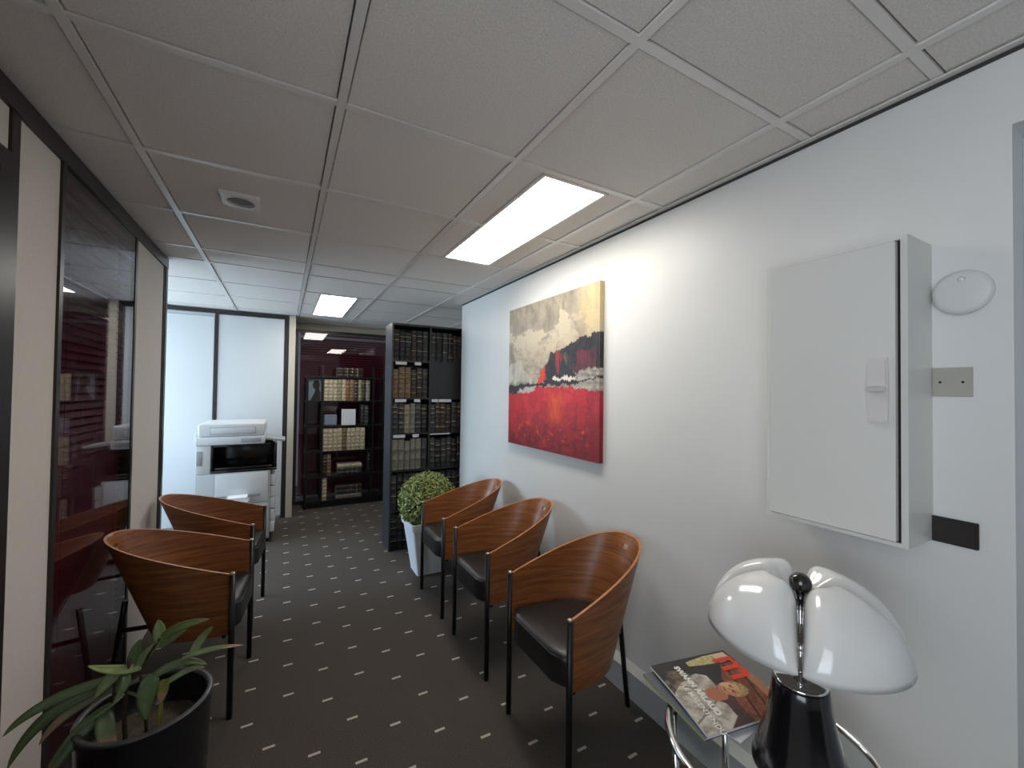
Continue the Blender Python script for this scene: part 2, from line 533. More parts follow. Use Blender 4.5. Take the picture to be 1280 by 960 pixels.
def blind(label, loc, rz, width, z0, z1, pitch=0.033):
    t = thing('venetian_blind', label, 'blind', loc, rz)
    bm = bmesh.new()
    n = int((z1-z0-0.045)/pitch)
    for i in range(n):
        z = z0+0.022+i*pitch
        mx = Matrix.Translation((0, 0, z)) @ Matrix.Rotation(math.radians(58), 4, 'X')
        box(bm, 0, width, -0.019, 0.019, -0.0007, 0.0007, mtx=mx)
    s = obj('slats', bm, M['blind'], t)
    s['kind'] = 'stuff'
    bm = bmesh.new(); box(bm, 0, width, -0.016, 0.016, z1-0.025, z1, bev=0.002); obj('head_rail', bm, M['blind'], t)
    bm = bmesh.new(); box(bm, 0, width, -0.012, 0.012, z0-0.008, z0+0.004, bev=0.002); obj('bottom_rail', bm, M['blind'], t)
    for k in (0.15, 0.85):
        bm = bmesh.new(); tube(bm, [(width*k, -0.018, z0), (width*k, -0.018, z1)], 0.0012, 5); obj('ladder_cord', bm, M['blind'], t)
    return t
blind('burgundy venetian blind behind the far glass, left of the shelf uprights', (0.19, YG+0.09, 0), 0, 1.14, 0.10, 2.21)
blind('burgundy venetian blind behind far glass pane right of tall bookcase', (1.39, YG+0.09, 0), 0, 1.15, 0.10, 2.21)
blind('burgundy venetian blind behind the left partition glass', (XP-0.045, 2.045, 0), PI/2, 0.79, 0.06, 2.25)

# ---- left partition
lp = thing('wall_left', 'left partition of beige panels and dark glass in bronze profiles', 'partition', (XP, 0, 0))
lp['kind'] = 'structure'
def lbox(name, m, y0, y1, z0, z1, x0=-0.06, x1=0.0, bev=0.0):
    bm = bmesh.new(); box(bm, x0, x1, y0, y1, z0, z1, bev=bev); return obj(name, bm, m, lp)
lbox('top_profile', M['trimdark'], 0.70, 3.5, 2.262, CEIL, -0.08, 0.006)
lbox('end_post', M['trimdark'], 3.455, 3.5, 0, 2.262, -0.08, 0.004)
lbox('wall_panel', M['beige'], 1.742, 2.008, 0.0, 2.262, -0.05, -0.006)
lbox('vertical_profile', M['trimdark'], 1.700, 1.742, 0, 2.262, -0.07, 0.002)
lbox('vertical_profile', M['trimdark'], 2.008, 2.036, 0, 2.262, -0.07, 0.002)
lbox('wall_panel', M['beige'], 2.872, 3.43, 0.0, 2.262, -0.05, -0.006)
lbox('vertical_profile', M['trimdark'], 2.842, 2.872, 0, 2.262, -0.07, 0.0)
lbox('vertical_profile', M['trimdark'], 3.43, 3.455, 0, 2.262, -0.07, 0.0)
lbox('bottom_profile', M['trimdark'], 2.036, 2.842, 0, 0.04, -0.07, 0.002)
lbox('glass_pane', M['glassdark'], 2.036, 2.842, 0.04, 2.262, -0.010, -0.003)
# doorway in the partition: over-panel, frame, glazed leaf
lbox('wall_panel', M['beige'], 0.78, 1.700, 2.135, 2.262, -0.05, -0.006)
lbox('vertical_profile', M['trimdark'], 0.70, 0.78, 0, 2.262, -0.07, 0.002)
dd = thing('door_2', 'dark glazed door in bronze frame at left picture edge', 'door', (XP, 0.78, 0))
dd['kind'] = 'structure'
bm = bmesh.new()
box(bm, -0.07, 0.004, 0, 0.05, 0, 2.135); box(bm, -0.07, 0.004, 0.865, 0.92, 0, 2.135); box(bm, -0.07, 0.004, 0.05, 0.865, 2.075, 2.135)
obj('door_frame', bm, M['trimdark'], dd)
bm = bmesh.new()
box(bm, -0.055, -0.012, 0.053, 0.13, 0.005, 2.07); box(bm, -0.055, -0.012, 0.785, 0.862, 0.005, 2.07); box(bm, -0.055, -0.012, 0.13, 0.785, 1.99, 2.07); box(bm, -0.055, -0.012, 0.13, 0.785, 0.005, 0.12)
obj('door_leaf', bm, M['trimdark'], dd)
bm = bmesh.new(); box(bm, -0.038, -0.030, 0.13, 0.785, 0.12, 1.99); obj('glass_pane', bm, M['glassdark'], dd)
bm = bmesh.new(); tube(bm, [(-0.012, 0.82, 1.02), (0.03, 0.82, 1.02), (0.034, 0.81, 1.02), (0.034, 0.71, 1.02)], 0.009); obj('door_handle', bm, M['chrome'], dd)
blind('burgundy venetian blind behind the glazed door at left edge', (XP-0.09, 0.86, 0), PI/2, 0.76, 0.06, 2.05)

# ---- trunking along the right wall, ceiling edge angle
tk = thing('baseboard_right', 'grey cable trunking with top painted as lit along right wall foot', 'baseboard', (0, 0, 0))
tk['kind'] = 'structure'
bm = bmesh.new(); box(bm, 1.500, XW, 0.32, 3.775, 0.0, 0.125); obj('trunking_face', bm, M['trunk'], tk)
bm = bmesh.new()
vs = [bm.verts.new(p) for p in ((1.500, 0.32, 0.125), (1.500, 3.775, 0.125), (XW, 3.775, 0.160), (XW, 0.32, 0.160), (XW, 0.32, 0.125), (XW, 3.775, 0.125))]
for q in ((0, 1, 2, 3), (0, 3, 4), (1, 5, 2), (0, 4, 5, 1), (3, 2, 5, 4)):
    bm.faces.new([vs[i] for i in q])
obj('trunking_top', bm, M['trunktop'], tk)
sbox('trim_2', M['tbar'], (XW-0.026, XW, -3.1, 3.78, CEIL-0.004, CEIL-0.0005), label='thin metal angle where ceiling meets right wall', cat='trim')
sbox('trim_3', M['void'], (XW-0.004, XW-0.0001, -3.1, 3.78, CEIL-0.014, CEIL-0.0045))

# ---- suspended ceiling: grid bars and individual tiles
ce = sbox('ceiling', M['void'], (-2.8, 2.7, -3.2, 7.2, CEIL+0.03, CEIL+0.08), label='suspended ceiling of grey-white mineral tiles in a metal grid', cat='ceiling')
LX = [-2.264, -1.664, -1.064, -0.464, 0.136, 0.736, 1.336, 1.936, 2.536]
RY = [-2.60, -1.997, -1.397, -0.797, -0.197, 0.403, 0.717, 1.317, 1.917, 2.517, 3.117, 3.43, 4.03, 4.63, 5.23, 5.83, 6.43]
HB = 0.012
for x in LX:
    bm = bmesh.new(); box(bm, x-HB, x+HB, -3.1, 7.1, CEIL, CEIL+0.03); obj('grid_runner', bm, M['tbar'], ce)
for y in RY:
    for a, b_ in zip([-2.7]+LX, LX+[2.6]):
        if abs(a-0.736) < 1e-6 and abs(y-1.917) < 1e-6:
            # split around the light
            bm = bmesh.new(); box(bm, a+HB, 0.872, y-HB, y+HB, CEIL+0.0008, CEIL+0.03); obj('grid_bar', bm, M['tbar'], ce)
            bm = bmesh.new(); box(bm, 1.200, b_-HB, y-HB, y+HB, CEIL+0.0008, CEIL+0.03); obj('grid_bar', bm, M['tbar'], ce)
            continue
        if abs(a-0.136) < 1e-6 and abs(y-4.63) < 1e-6:
            bm = bmesh.new(); box(bm, a+HB, 0.271, y-HB, y+HB, CEIL+0.0008, CEIL+0.03); obj('grid_bar', bm, M['tbar'], ce)
            bm = bmesh.new(); box(bm, 0.601, b_-HB, y-HB, y+HB, CEIL+0.0008, CEIL+0.03); obj('grid_bar', bm, M['tbar'], ce)
            continue
        if y > 5.4 and b_ < 0.14 and a < 0.1 and y > YB+0.1:
            continue
        bm = bmesh.new(); box(bm, a+HB, b_-HB, y-HB, y+HB, CEIL+0.0008, CEIL+0.03); obj('grid_bar', bm, M['tbar'], ce)
LIGHTS = [(0.886, 1.186, 1.317, 2.517), (0.286, 0.586, 4.03, 5.23)]
tile_cache = {}
def tile(x0, x1, y0, y1):
    if x1-x0 < 0.04 or y1-y0 < 0.04:
        return
    g = 0.0036
    k = (round(x1-x0, 3), round(y1-y0, 3))
    if k not in tile_cache:
        bm = bmesh.new()
        hx, hy = (x1-x0)/2-g, (y1-y0)/2-g
        box(bm, -hx, hx, -hy, hy, 0, 0.016, bev=0.002)
        me = bpy.data.meshes.new('ceiling_tile')
        bmesh.ops.recalc_face_normals(bm, faces=bm.faces[:])
        bm.to_mesh(me); bm.free(); me.materials.append(M['tile'])
        tile_cache[k] = me
    o = bpy.data.objects.new('ceiling_tile', tile_cache[k])
    C.objects.link(o)
    o.location = ((x0+x1)/2, (y0+y1)/2, CEIL+0.005)
    o.parent = ce
    return o
for a, b_ in zip([-2.7]+LX, LX+[2.6]):
    for c_, e_ in zip([-3.1]+RY, RY+[7.1]):
        x0, x1, y0, y1 = a+HB, b_-HB, c_+HB, e_-HB
        if a < -0.7 and c_ < 3.2:       # above the hidden office
            if not (a < -1.0 and b_ > -1.1) and b_ < XP-0.1:
                continue
        if y0 > YB+0.2 and x1 < 0.13:
            continue
        hit = None
        for l in LIGHTS:
            if x0 < l[0] and x1 > l[1] and y0 >= l[2]-0.02 and y1 <= l[3]+0.02:
                hit = l
        if hit:
            tile(x0, hit[0]-0.0145, y0, y1); tile(hit[1]+0.0145, x1, y0, y1)
        else:
            tile(x0, x1, y0, y1)
for i, l in enumerate(LIGHTS):
    lab = ['lit rectangular ceiling light panel nearest the viewer, beside the right wall', 'lit rectangular ceiling light panel farther away, above the copier area'][i]
    t = thing('ceiling_light', lab, 'ceiling light', ((l[0]+l[1])/2, (l[2]+l[3])/2, CEIL), 0, 'recessed ceiling light panels')
    hx, hy = (l[1]-l[0])/2, (l[3]-l[2])/2
    bm = bmesh.new()
    hy2 = hy-HB-0.006
    w_ = 0.014
    box(bm, -hx-w_, -hx, -hy2, hy2, -0.001, 0.028); box(bm, hx, hx+w_, -hy2, hy2, -0.001, 0.028)
    box(bm, -hx, hx, -hy2, -hy2+w_, -0.001, 0.028); box(bm, -hx, hx, hy2-w_, hy2, -0.001, 0.028)
    obj('light_frame', bm, M['tbar'], t)
    bm = bmesh.new(); box(bm, -hx, hx, -hy2+w_, hy2-w_, 0.003, 0.007); obj('diffuser', bm, M['panel'], t)

# square ceiling vent with round louvred grille
t = thing('ceiling_vent', 'small square ceiling vent with round louvred grille near left partition', 'vent', (-0.184, 2.225, CEIL+0.005), 0.0)
bm = bmesh.new()
n = 40
S = 0.072
outer, inner, outb, innb = [], [], [], []
for k in range(n):
    a = 2*PI*k/n
    ca, sa = math.cos(a), math.sin(a)
    s_ = S/max(abs(ca), abs(sa))
    outer.append(bm.verts.new((ca*s_, sa*s_, -0.012))); inner.append(bm.verts.new((ca*0.056, sa*0.056, -0.015)))
    outb.append(bm.verts.new((ca*s_*1.06, sa*s_*1.06, 0.0))); innb.append(bm.verts.new((ca*0.053, sa*0.053, -0.001)))
for k in range(n):
    j = (k+1) % n
    for A, B in ((outb, outer), (outer, inner), (inner, innb), (innb, outb)):
        bm.faces.new((A[k], A[j], B[j], B[k]))
obj('cover_plate', bm, M['vent'], t)
bm = bmesh.new(); lathe(bm, [(0, -0.0020), (0.0525, -0.0020), (0.0525, -0.0005), (0, -0.0005)], 32); obj('dark_throat', bm, M['ventdark'], t)
for k in range(6):
    yy = -0.042+k*0.0168
    hw = math.sqrt(max(0.0523**2-(abs(yy)+0.005)**2, 0.0001))
    bm = bmesh.new(); box(bm, -hw, hw, -0.0055, 0.0055, -0.0008, 0.0008, mtx=Matrix.Translation((0, yy, -0.009)) @ Matrix.Rotation(math.radians(35), 4, 'X')); obj('louvre', bm, M['vent'], t)

# ------------------------------------------------------------------ chairs
def shell_curve(th, W, D, xf, n=2.35):
    c, s = math.cos(th), math.sin(th)
    x = xf - D*abs(c)**(2/n)
    y = (W/2)*math.copysign(abs(s)**(2/n), s)
    return x, y
def make_chair(label, group):
    t = thing('armchair', label, 'chair', group=group)
    NT, NH = 72, 22
    xf = 0.250
    bm = bmesh.new()
    uvl = bm.loops.layers.uv.new('UVMap')
    def pt(i, h, off):
        th = -PI/2 + PI*i/NT
        # even out the spacing of the superellipse
        th = math.copysign(abs(th/(PI/2))**1.0*(PI/2), th)
        e = off
        xt, yt = shell_curve(th, 0.462-2*e, 0.520-e, xf)
        xb, yb = shell_curve(th, 0.450-2*e, 0.335-e, xf)
        k = h
        x = xb*(1-k)+xt*k
        y = yb*(1-k)+yt*k
        zt = 0.640 + 0.168*((xf-xt)/0.52)
        zb = 0.372 - 0.020*((xf-xb)/0.335)
        return Vector((x, y, zb*(1-k)+zt*k))
    grids = []
    for off in (0.0, 0.011):
        grids.append([[bm.verts.new(pt(i, j/NH, off)) for j in range(NH+1)] for i in range(NT+1)])
    O, I = grids
    arc = [0.0]
    for i in range(NT):
        arc.append(arc[-1]+(O[i+1][NH].co-O[i][NH].co).length)
    half = arc[-1]/2
    def quad(vs, uvs, mi, sm=True):
        q = bm.faces.new(vs)
        q.material_index = mi
        q.smooth = sm
        if uvs:
            for l, uv in zip(q.loops, uvs):
                l[uvl].uv = uv
    ci, cj = NT//2, NH-2
    hole = {(ci-1, cj-1), (ci, cj-1)}
    for i in range(NT):
        for j in range(NH):
            if (i, j) in hole:
                continue
            U = [(arc[i]-half, O[i][j].co.z), (arc[i+1]-half, O[i+1][j].co.z), (arc[i+1]-half, O[i+1][j+1].co.z), (arc[i]-half, O[i][j+1].co.z)]
            quad((O[i][j], O[i+1][j], O[i+1][j+1], O[i][j+1]), U, 0)
            U2 = [(a+3.1, b_) for a, b_ in U]
            quad((I[i][j], I[i][j+1], I[i+1][j+1], I[i+1][j]), [U2[0], U2[3], U2[2], U2[1]], 0)
    for i in range(NT):
        quad((O[i][NH], O[i+1][NH], I[i+1][NH], I[i][NH]), None, 1)
        quad((O[i][0], I[i][0], I[i+1][0], O[i+1][0]), None, 1)
    for j in range(NH):
        quad((O[0][j], O[0][j+1], I[0][j+1], I[0][j]), None, 1)
        quad((O[NT][j], I[NT][j], I[NT][j+1], O[NT][j+1]), None, 1)
    # walls of the grip hole
    def hw(a, b_):
        quad((O[a[0]][a[1]], O[b_[0]][b_[1]], I[b_[0]][b_[1]], I[a[0]][a[1]]), None, 1, False)
    j0, j1 = cj-1, cj
    for i in (ci-1, ci):
        hw((i, j0), (i+1, j0)); hw((i, j1), (i+1, j1))
    hw((ci-1, j0), (ci-1, j1)); hw((ci+1, j0), (ci+1, j1))
    s = obj('wooden_shell', bm, [M['wood'], M['woodedge']], t)
    s['label'] = 'bent reddish plywood shell with small grip hole'
    me = s.data
    me.set_sharp_from_angle(angle=math.radians(50))
    # cushion
    bm = bmesh.new()
    NS = 40
    def crv(ins, z, k):
        P = []
        for i in range(NS+1):
            th = -PI/2 + PI*i/NS
            xt, yt = shell_curve(th, 0.458-2*ins, 0.520-ins, xf)
            xb, yb = shell_curve(th, 0.446-2*ins, 0.335-ins, xf)
            xx = xb*(1-k)+xt*k
            yy = yb*(1-k)+yt*k
            xx = min(xx, xf) + 0.0
            P.append((xx, yy))
        # front edge, slightly bowed, rounded in by ins
        y0, y1 = P[-1][1], P[0][1]
        F = []
        for q in range(1, 12):
            u = q/12
            F.append((xf-0.008+0.044*min(1.0, 2.0*math.sin(PI*u))**0.7-0.6*ins, y0+(y1-y0)*u))
        P[0] = (xf-0.6*ins, P[0][1]); P[-1] = (xf-0.6*ins, P[-1][1])
        return [(x, y, z) for x, y in P+F]
    lev = [(0.030, 0.372, 0.1), (0.016, 0.376, 0.1), (0.0135, 0.388, 0.13), (0.0135, 0.430, 0.22), (0.0135, 0.462, 0.30), (0.016, 0.476, 0.32), (0.024, 0.486, 0.33)]
    rings = [[bm.verts.new(p) for p in crv(*l)] for l in lev]
    base_ = crv(0.024, 0.486, 0.33)
    for sc_, z_ in ((0.93, 0.4925), (0.8, 0.4975), (0.6, 0.5005), (0.35, 0.502), (0.12, 0.5025)):
        rings.append([bm.verts.new((0.03+(x-0.03)*sc_, y*sc_, z_)) for x, y, z in base_])
    n = len(rings[0])
    for A, B in zip(rings, rings[1:]):
        for k in range(n):
            q = bm.faces.new((A[k], A[(k+1) % n], B[(k+1) % n], B[k])); q.smooth = True
    bm.faces.new(rings[0][::-1]); q = bm.faces.new(rings[-1]); q.smooth = True
    obj('seat_cushion', bm, M['leather'], t)
    bm = bmesh.new()
    seam = [Vector(p)+Vector((0, 0, 0.0)) for p in crv(0.0165, 0.477, 0.32)]
    fr = seam[NS:]+[seam[0]]
    tube(bm, [p+Vector((0.001, 0, 0)) for p in fr[1:-1]], 0.0028, 6)
    obj('cushion_piping', bm, M['leather'], t)
    for s_ in (-1, 1):
        bm = bmesh.new()
        tube(bm, [(xf+0.006, s_*0.228, 0.0), (xf+0.006, s_*0.228, 0.640)], 0.0125, 12)
        lg = obj('leg', bm, M['black'], t)
        bm = bmesh.new()
        lathe(bm, [(0, 0.649), (0.006, 0.649), (0.0115, 0.646), (0.0125, 0.6402), (0, 0.6402)], 12, (xf+0.006, s_*0.228))
        obj('leg_cap', bm, M['steel'], lg)
    bm = bmesh.new(); tube(bm, [(-0.262, 0, 0.0), (-0.236, 0, 0.20), (-0.212, 0, 0.40), (-0.200, 0, 0.50)], 0.0115, 12); obj('leg', bm, M['black'], t)
    bm = bmesh.new(); tube(bm, [(-0.213, 0, 0.365), (0.03, 0, 0.362), (0.20, 0, 0.362)], 0.010, 10); tube(bm, [(0.225, -0.215, 0.362), (0.225, 0.215, 0.362)], 0.009, 10); obj('seat_frame', bm, M['black'], t)
    return t
def copy_tree(o, parent=None):
    c = o.copy(); C.objects.link(c)
    if parent is not None:
        c.parent = parent
    for ch in list(o.children):
        copy_tree(ch, c)
    return c
GR = 'three-legged wooden shell armchairs'
first = make_chair('wooden shell armchair nearest the glass table along the right wall', GR)
spots = [((1.195, 1.459), PI, None),
         ((1.198, 2.160), PI, 'middle wooden shell armchair of the row of three along the right wall'),
         ((1.192, 2.812), PI, 'wooden shell armchair beside the potted topiary, farthest along the right wall'),
         ((-0.412, 2.502), math.radians(-6), 'wooden shell armchair at left behind the black planter, its back to the partition'),
         ((-0.375, 3.248), math.radians(-6), 'wooden shell armchair at left, farther one in front of the photocopier')]
for i, ((x, y), rz, lab) in enumerate(spots):
    o = first if i == 0 else copy_tree(first)
    o.location = (x, y, 0)
    o.rotation_euler = (0, 0, rz)
    if lab:
        o['label'] = lab

# ------------------------------------------------------------------ painting
def fbm(x, y, s, seed=0.0, oc=4):
    return noise.fractal(Vector((x*s, y*s, seed)), 0.6, 2.0, oc)
def mixc(a, b, k):
    k = max(0.0, min(1.0, k))
    return tuple(a[i]*(1-k)+b[i]*k for i in range(3))
def ss(a, b, x):
    k = max(0.0, min(1.0, (x-a)/(b-a)))
    return k*k*(3-2*k)
def S3(r, g, b):
    return srgb(r, g, b)[:3]
def in_poly(x, y, P):
    c = False
    j = len(P)-1
    for i in range(len(P)):
        if (P[i][1] > y) != (P[j][1] > y) and x < (P[j][0]-P[i][0])*(y-P[i][1])/(P[j][1]-P[i][1])+P[i][0]:
            c = not c
        j = i
    return c
def painting_col(u, v):
    # v from the top
    w1 = fbm(u, v, 5, 1.0); w2 = fbm(u, v, 14, 5.0); w3 = fbm(u*0.35, v, 40, 9.0); w4 = fbm(u, v*0.3, 22, 3.0)
    uu, vv = u+0.018*w2+0.010*w3, v+0.016*w2+0.010*w4
    c = mixc(S3(148, 138, 122), S3(176, 165, 146), 0.5+0.9*w1)
    c = mixc(c, S3(120, 110, 98), 0.55*ss(0.15, 0.6, w4))
    c = mixc(c, S3(202, 190, 166), ss(0.0, 0.25, w1+0.35*w3+0.28-abs(vv-0.23)*6)*(0.9 if uu < 0.75 else 0.5))
    c = mixc(c, S3(212, 190, 140), ss(0.76, 0.92, uu)*ss(0.42, 0.15, vv)*(0.75+0.5*w4))
    if in_poly(uu, vv, [(0.06, 0.30), (0.8, 0.25), (0.86, 0.33), (0.55, 0.42), (0.42, 0.46), (0.4, 0.56), (0.28, 0.56), (0.10, 0.40)]):
        c = mixc(c, S3(196, 180, 156), 0.55+0.6*w3)
    if in_poly(uu, vv, [(-0.1, 0.45), (0.08, 0.40), (0.18, 0.39), (0.22, 0.47), (0.28, 0.50), (0.34, 0.51), (0.30, 0.55), (-0.1, 0.545)]):
        c = mixc(S3(206, 200, 186), S3(160, 150, 136), 0.3+0.7*w4)
    if in_poly(uu, vv, [(0.45, 0.53), (0.50, 0.44), (0.54, 0.37), (0.66, 0.34), (0.80, 0.31), (0.86, 0.29), (1.1, 0.28), (1.1, 0.545), (0.7, 0.55), (0.5, 0.56)]):
        c = mixc(S3(30, 27, 30), S3(52, 46, 50), 0.4+0.9*w2)
        if 0.80 < uu < 0.97 and 0.37 < vv < 0.50:
            c = mixc(c, S3(112, 38, 48), 0.65+0.8*w4)
        if 0.56 < uu < 0.66 and 0.36 < vv < 0.50:
            c = mixc(c, S3(150, 40, 34), ss(0.05, 0.5, w4))
        if 0.66 < uu < 0.78 and 0.36 < vv < 0.50:
            c = mixc(c, S3(104, 78, 66), ss(0.1, 0.5, w4))
    if in_poly(uu, vv, [(0.36, 0.57), (0.40, 0.53), (0.46, 0.46), (0.50, 0.445), (0.49, 0.50), (0.46, 0.55), (0.43, 0.575)]):
        c = S3(222, 66, 34)
    if 0.57 < uu < 0.80 and 0.515+0.008*math.sin(u*60) < vv < 0.535:
        c = mixc(S3(236, 224, 214), S3(200, 60, 40), ss(0.2, 0.5, w2+0.2*math.sin(u*140)))
    if in_poly(uu, vv, [(0.80, 0.50), (0.90, 0.475), (1.1, 0.49), (1.1, 0.535), (0.9, 0.54), (0.78, 0.535)]):
        c = mixc(S3(186, 178, 166), S3(130, 122, 116), 0.4+w3)
    if in_poly(uu, vv, [(0.36, 0.555), (0.60, 0.545), (1.1, 0.53), (1.1, 0.548), (0.8, 0.565), (0.5, 0.575), (0.34, 0.575)]):
        c = S3(38, 30, 32)
    low = 0.582+0.02*w2 + (0.035 if uu < 0.17 else 0.0)
    if vv > low:
        k = ss(0.58, 1.0, v)
        c = mixc(S3(206, 30, 42), S3(132, 12, 22), k+0.45*w1)
        c = mixc(c, S3(92, 12, 20), 0.7*ss(0.15, 0.6, w4)*(0.3+0.7*k))
        c = mixc(c, S3(224, 44, 56), ss(0.1, 0.5, w1+0.3*w3)*(1-k))
        c = mixc(c, S3(232, 86, 26), ss(0.115, 0.02, abs(uu-0.60))*ss(0.60, 0.66, vv)*ss(0.86, 0.74, vv)*(0.75+0.7*w4))
        c = mixc(c, S3(240, 70, 40), ss(0.28, 0.5, w2+0.25*w3)*ss(0.76, 0.86, v)*ss(0.98, 0.9, v)*0.8)
        if uu > 0.90:
            c = mixc(c, S3(140, 16, 34), 0.5)
    if in_poly(uu, vv, [(-0.1, 0.572), (0.15, 0.565), (0.34, 0.556), (0.37, 0.575), (0.30, 0.60), (0.15, 0.615), (0.16, 0.635), (-0.1, 0.635)]):
        c = S3(36, 33, 36)
    if in_poly(uu, vv, [(0.14, 0.605), (0.24, 0.585), (0.37, 0.575), (0.36, 0.605), (0.30, 0.62), (0.12, 0.628)]):
        c = S3(196, 186, 174)
    if in_poly(uu, vv, [(0.76, 0.575), (0.86, 0.548), (1.1, 0.545), (1.1, 0.592), (0.9, 0.60), (0.80, 0.60)]):
        c = mixc(S3(188, 180, 168), S3(140, 128, 120), 0.4+w3)
    return c
def colour_grid(name, nu, nv, P, colf, m, parent):
    verts, faces, cols = [], [], []
    for j in range(nv+1):
        for i in range(nu+1):
            verts.append(P(i/nu, j/nv))
            cols.append(colf(i/nu, j/nv))
    for j in range(nv):
        for i in range(nu):
            a = j*(nu+1)+i
            faces.append((a, a+nu+1, a+nu+2, a+1))
    me = bpy.data.meshes.new(name)
    me.from_pydata(verts, [], faces)
    ca = me.color_attributes.new('Col', 'FLOAT_COLOR', 'POINT')
    flat = []
    for c in cols:
        flat += [max(0, min(1, q)) for q in c]+[1.0]
    ca.data.foreach_set('color', flat)
    return link(name, me, m, parent)
PY0, PY1, PZ0, PZ1 = 1.722, 2.742, 1.098, 2.090
pt_ = thing('painting', 'large unframed abstract painting of grey sky over red field', 'painting', (XW, (PY0+PY1)/2, PZ0))
hy, hz = (PY1-PY0)/2, PZ1-PZ0
bm = bmesh.new(); box(bm, -0.030, -0.0005, -hy, hy, 0, hz, bev=0.002); obj('canvas', bm, M['canvasside'], pt_)
colour_grid('painted_face', 170, 170, lambda u, v: (-0.0312-0.0006*fbm(u, v, 30), hy-2*hy*u, hz*(1-v)), painting_col, M['paint'], pt_)
# painted edge that wraps round the near side
colour_grid('painted_edge', 3, 120, lambda u, v: (-0.0300+0.028*u, -hy-0.0006, hz*(1-v)), lambda u, v: painting_col(0.995, v), M['paint'], pt_)

# ------------------------------------------------------------------ electrical cabinet, wall fittings
cb = thing('electrical_cabinet', 'white steel electrical cabinet mounted high on right wall', 'cabinet', (XW, 0.594, 1.100))
h2 = 0.172
bm = bmesh.new()
T = 0.006
box(bm, -0.160, 0, -h2, -h2+0.014, 0, 0.79); box(bm, -0.160, 0, h2-0.010, h2, 0, 0.79); box(bm, -0.160, 0, -h2+0.014, h2-0.010, 0, 0.010); box(bm, -0.160, 0, -h2+0.014, h2-0.010, 0.780, 0.79); box(bm, -0.02, 0, -h2+0.014, h2-0.010, 0.010, 0.780)
obj('cabinet_body', bm, M['cabinet'], cb)
bm = bmesh.new(); box(bm, -0.167, -0.147, -h2+0.0225, h2-0.012, 0.012, 0.778, bev=0.002); dr = obj('cabinet_door', bm, M['cabinet'], cb)
bm = bmesh.new(); box(bm, -0.150, -0.140, -h2+0.014, -h2+0.0235, 0.010, 0.780); obj('door_gasket', bm, M['ventdark'], cb)
bm = bmesh.new()
# lock plate: tapered tall plate
def prism(bm, P, x0, x1, mi=0):
    A = [bm.verts.new((x0, y, z)) for y, z in P]; B = [bm.verts.new((x1, y, z)) for y, z in P]
    n = len(P)
    for q in (bm.faces.new(A), bm.faces.new(B[::-1])):
        q.material_index = mi
    for k in range(n):
        q = bm.faces.new((A[k], A[(k+1) % n], B[(k+1) % n], B[k])); q.material_index = mi
cy = -0.115
prism(bm, [(cy-0.021, 0.312), (cy+0.019, 0.312), (cy+0.023, 0.38), (cy+0.023, 0.43), (cy+0.020, 0.478), (cy-0.021, 0.480), (cy-0.023, 0.43), (cy-0.023, 0.37)], -0.174, -0.1672)
hp = obj('lock_plate', bm, M['handle'], dr)
bm = bmesh.new()
box(bm, -0.177, -0.174, cy-0.018, cy+0.019, 0.406, 0.474, bev=0.001)
obj('lock_plate_cover', bm, M['handle'], cb)
bm = bmesh.new()
n = 18
top = [bm.verts.new((-0.176-0.020*math.sin(PI*k/n), cy+0.021*math.cos(PI*k/n), 0.402)) for k in range(n+1)]
bot = [bm.verts.new((-0.176-0.017*math.sin(PI*k/n), cy+0.018*math.cos(PI*k/n), 0.393)) for k in range(n+1)]
for k in range(n):
    bm.faces.new((top[k], top[k+1], bot[k+1], bot[k]))
bm.faces.new(top); bm.faces.new(bot[::-1]); bm.faces.new((top[0], bot[0], bot[-1], top[-1]))
obj('turn_knob', bm, M['handle'], cb)

dm = thing('wall_sounder', 'white round plastic dome on wall right of the cabinet', 'alarm', (XW, 0.362, 1.748))
bm = bmesh.new(); lathe(bm, [(0, 0), (0.050, 0), (0.052, 0.004), (0.052, 0.0099), (0, 0.0099)], 40); o = obj('back_plate', bm, M['domewhite'], dm); o.rotation_euler = (0, -PI/2, 0)
bm = bmesh.new(); lathe(bm, [(0.0555, 0.010), (0.0565, 0.013), (0.055, 0.018), (0.044, 0.0215), (0.020, 0.0235), (0, 0.024)], 40); lathe(bm, [(0.0, 0.0101), (0.0555, 0.010)], 40); o = obj('dome_cover', bm, M['domewhite'], dm); o.rotation_euler = (0, -PI/2, 0)
bm = bmesh.new(); lathe(bm, [(0, 0.0250), (0.005, 0.0245), (0.007, 0.0225), (0, 0.0225)], 16, (0.032, 0)); o = obj('button', bm, M['vent'], dm); o.rotation_euler = (0, -PI/2, 0)

bp_ = thing('blank_plate', 'beige blank cover plate with two screws beside cabinet', 'plate', (XW, 0.388, 1.519))
bm = bmesh.new(); box(bm, -0.006, 0, -0.041, 0.0335, -0.037, 0.038, bev=0.001); obj('cover_plate', bm, M['plate'], bp_)
for y in (-0.024, 0.018):
    bm = bmesh.new(); lathe(bm, [(0, 0.0085), (0.0022, 0.008), (0.003, 0.0062), (0, 0.0062)], 10, (0, y)); o = obj('screw', bm, M['ventdark'], bp_); o.rotation_euler = (0, -PI/2, 0)
so = thing('switch_plate', 'black rectangular wall plate below beige plate beside cabinet', 'wall plate', (XW, 0.380, 1.1325))
bm = bmesh.new(); box(bm, -0.010, 0, -0.042, 0.044, -0.033, 0.033, bev=0.002); obj('plate_frame', bm, M['socket'], so)
bm = bmesh.new(); box(bm, -0.012, -0.0101, -0.037, 0.039, -0.028, 0.028, bev=0.0005); obj('plate_insert', bm, M['socket'], so)

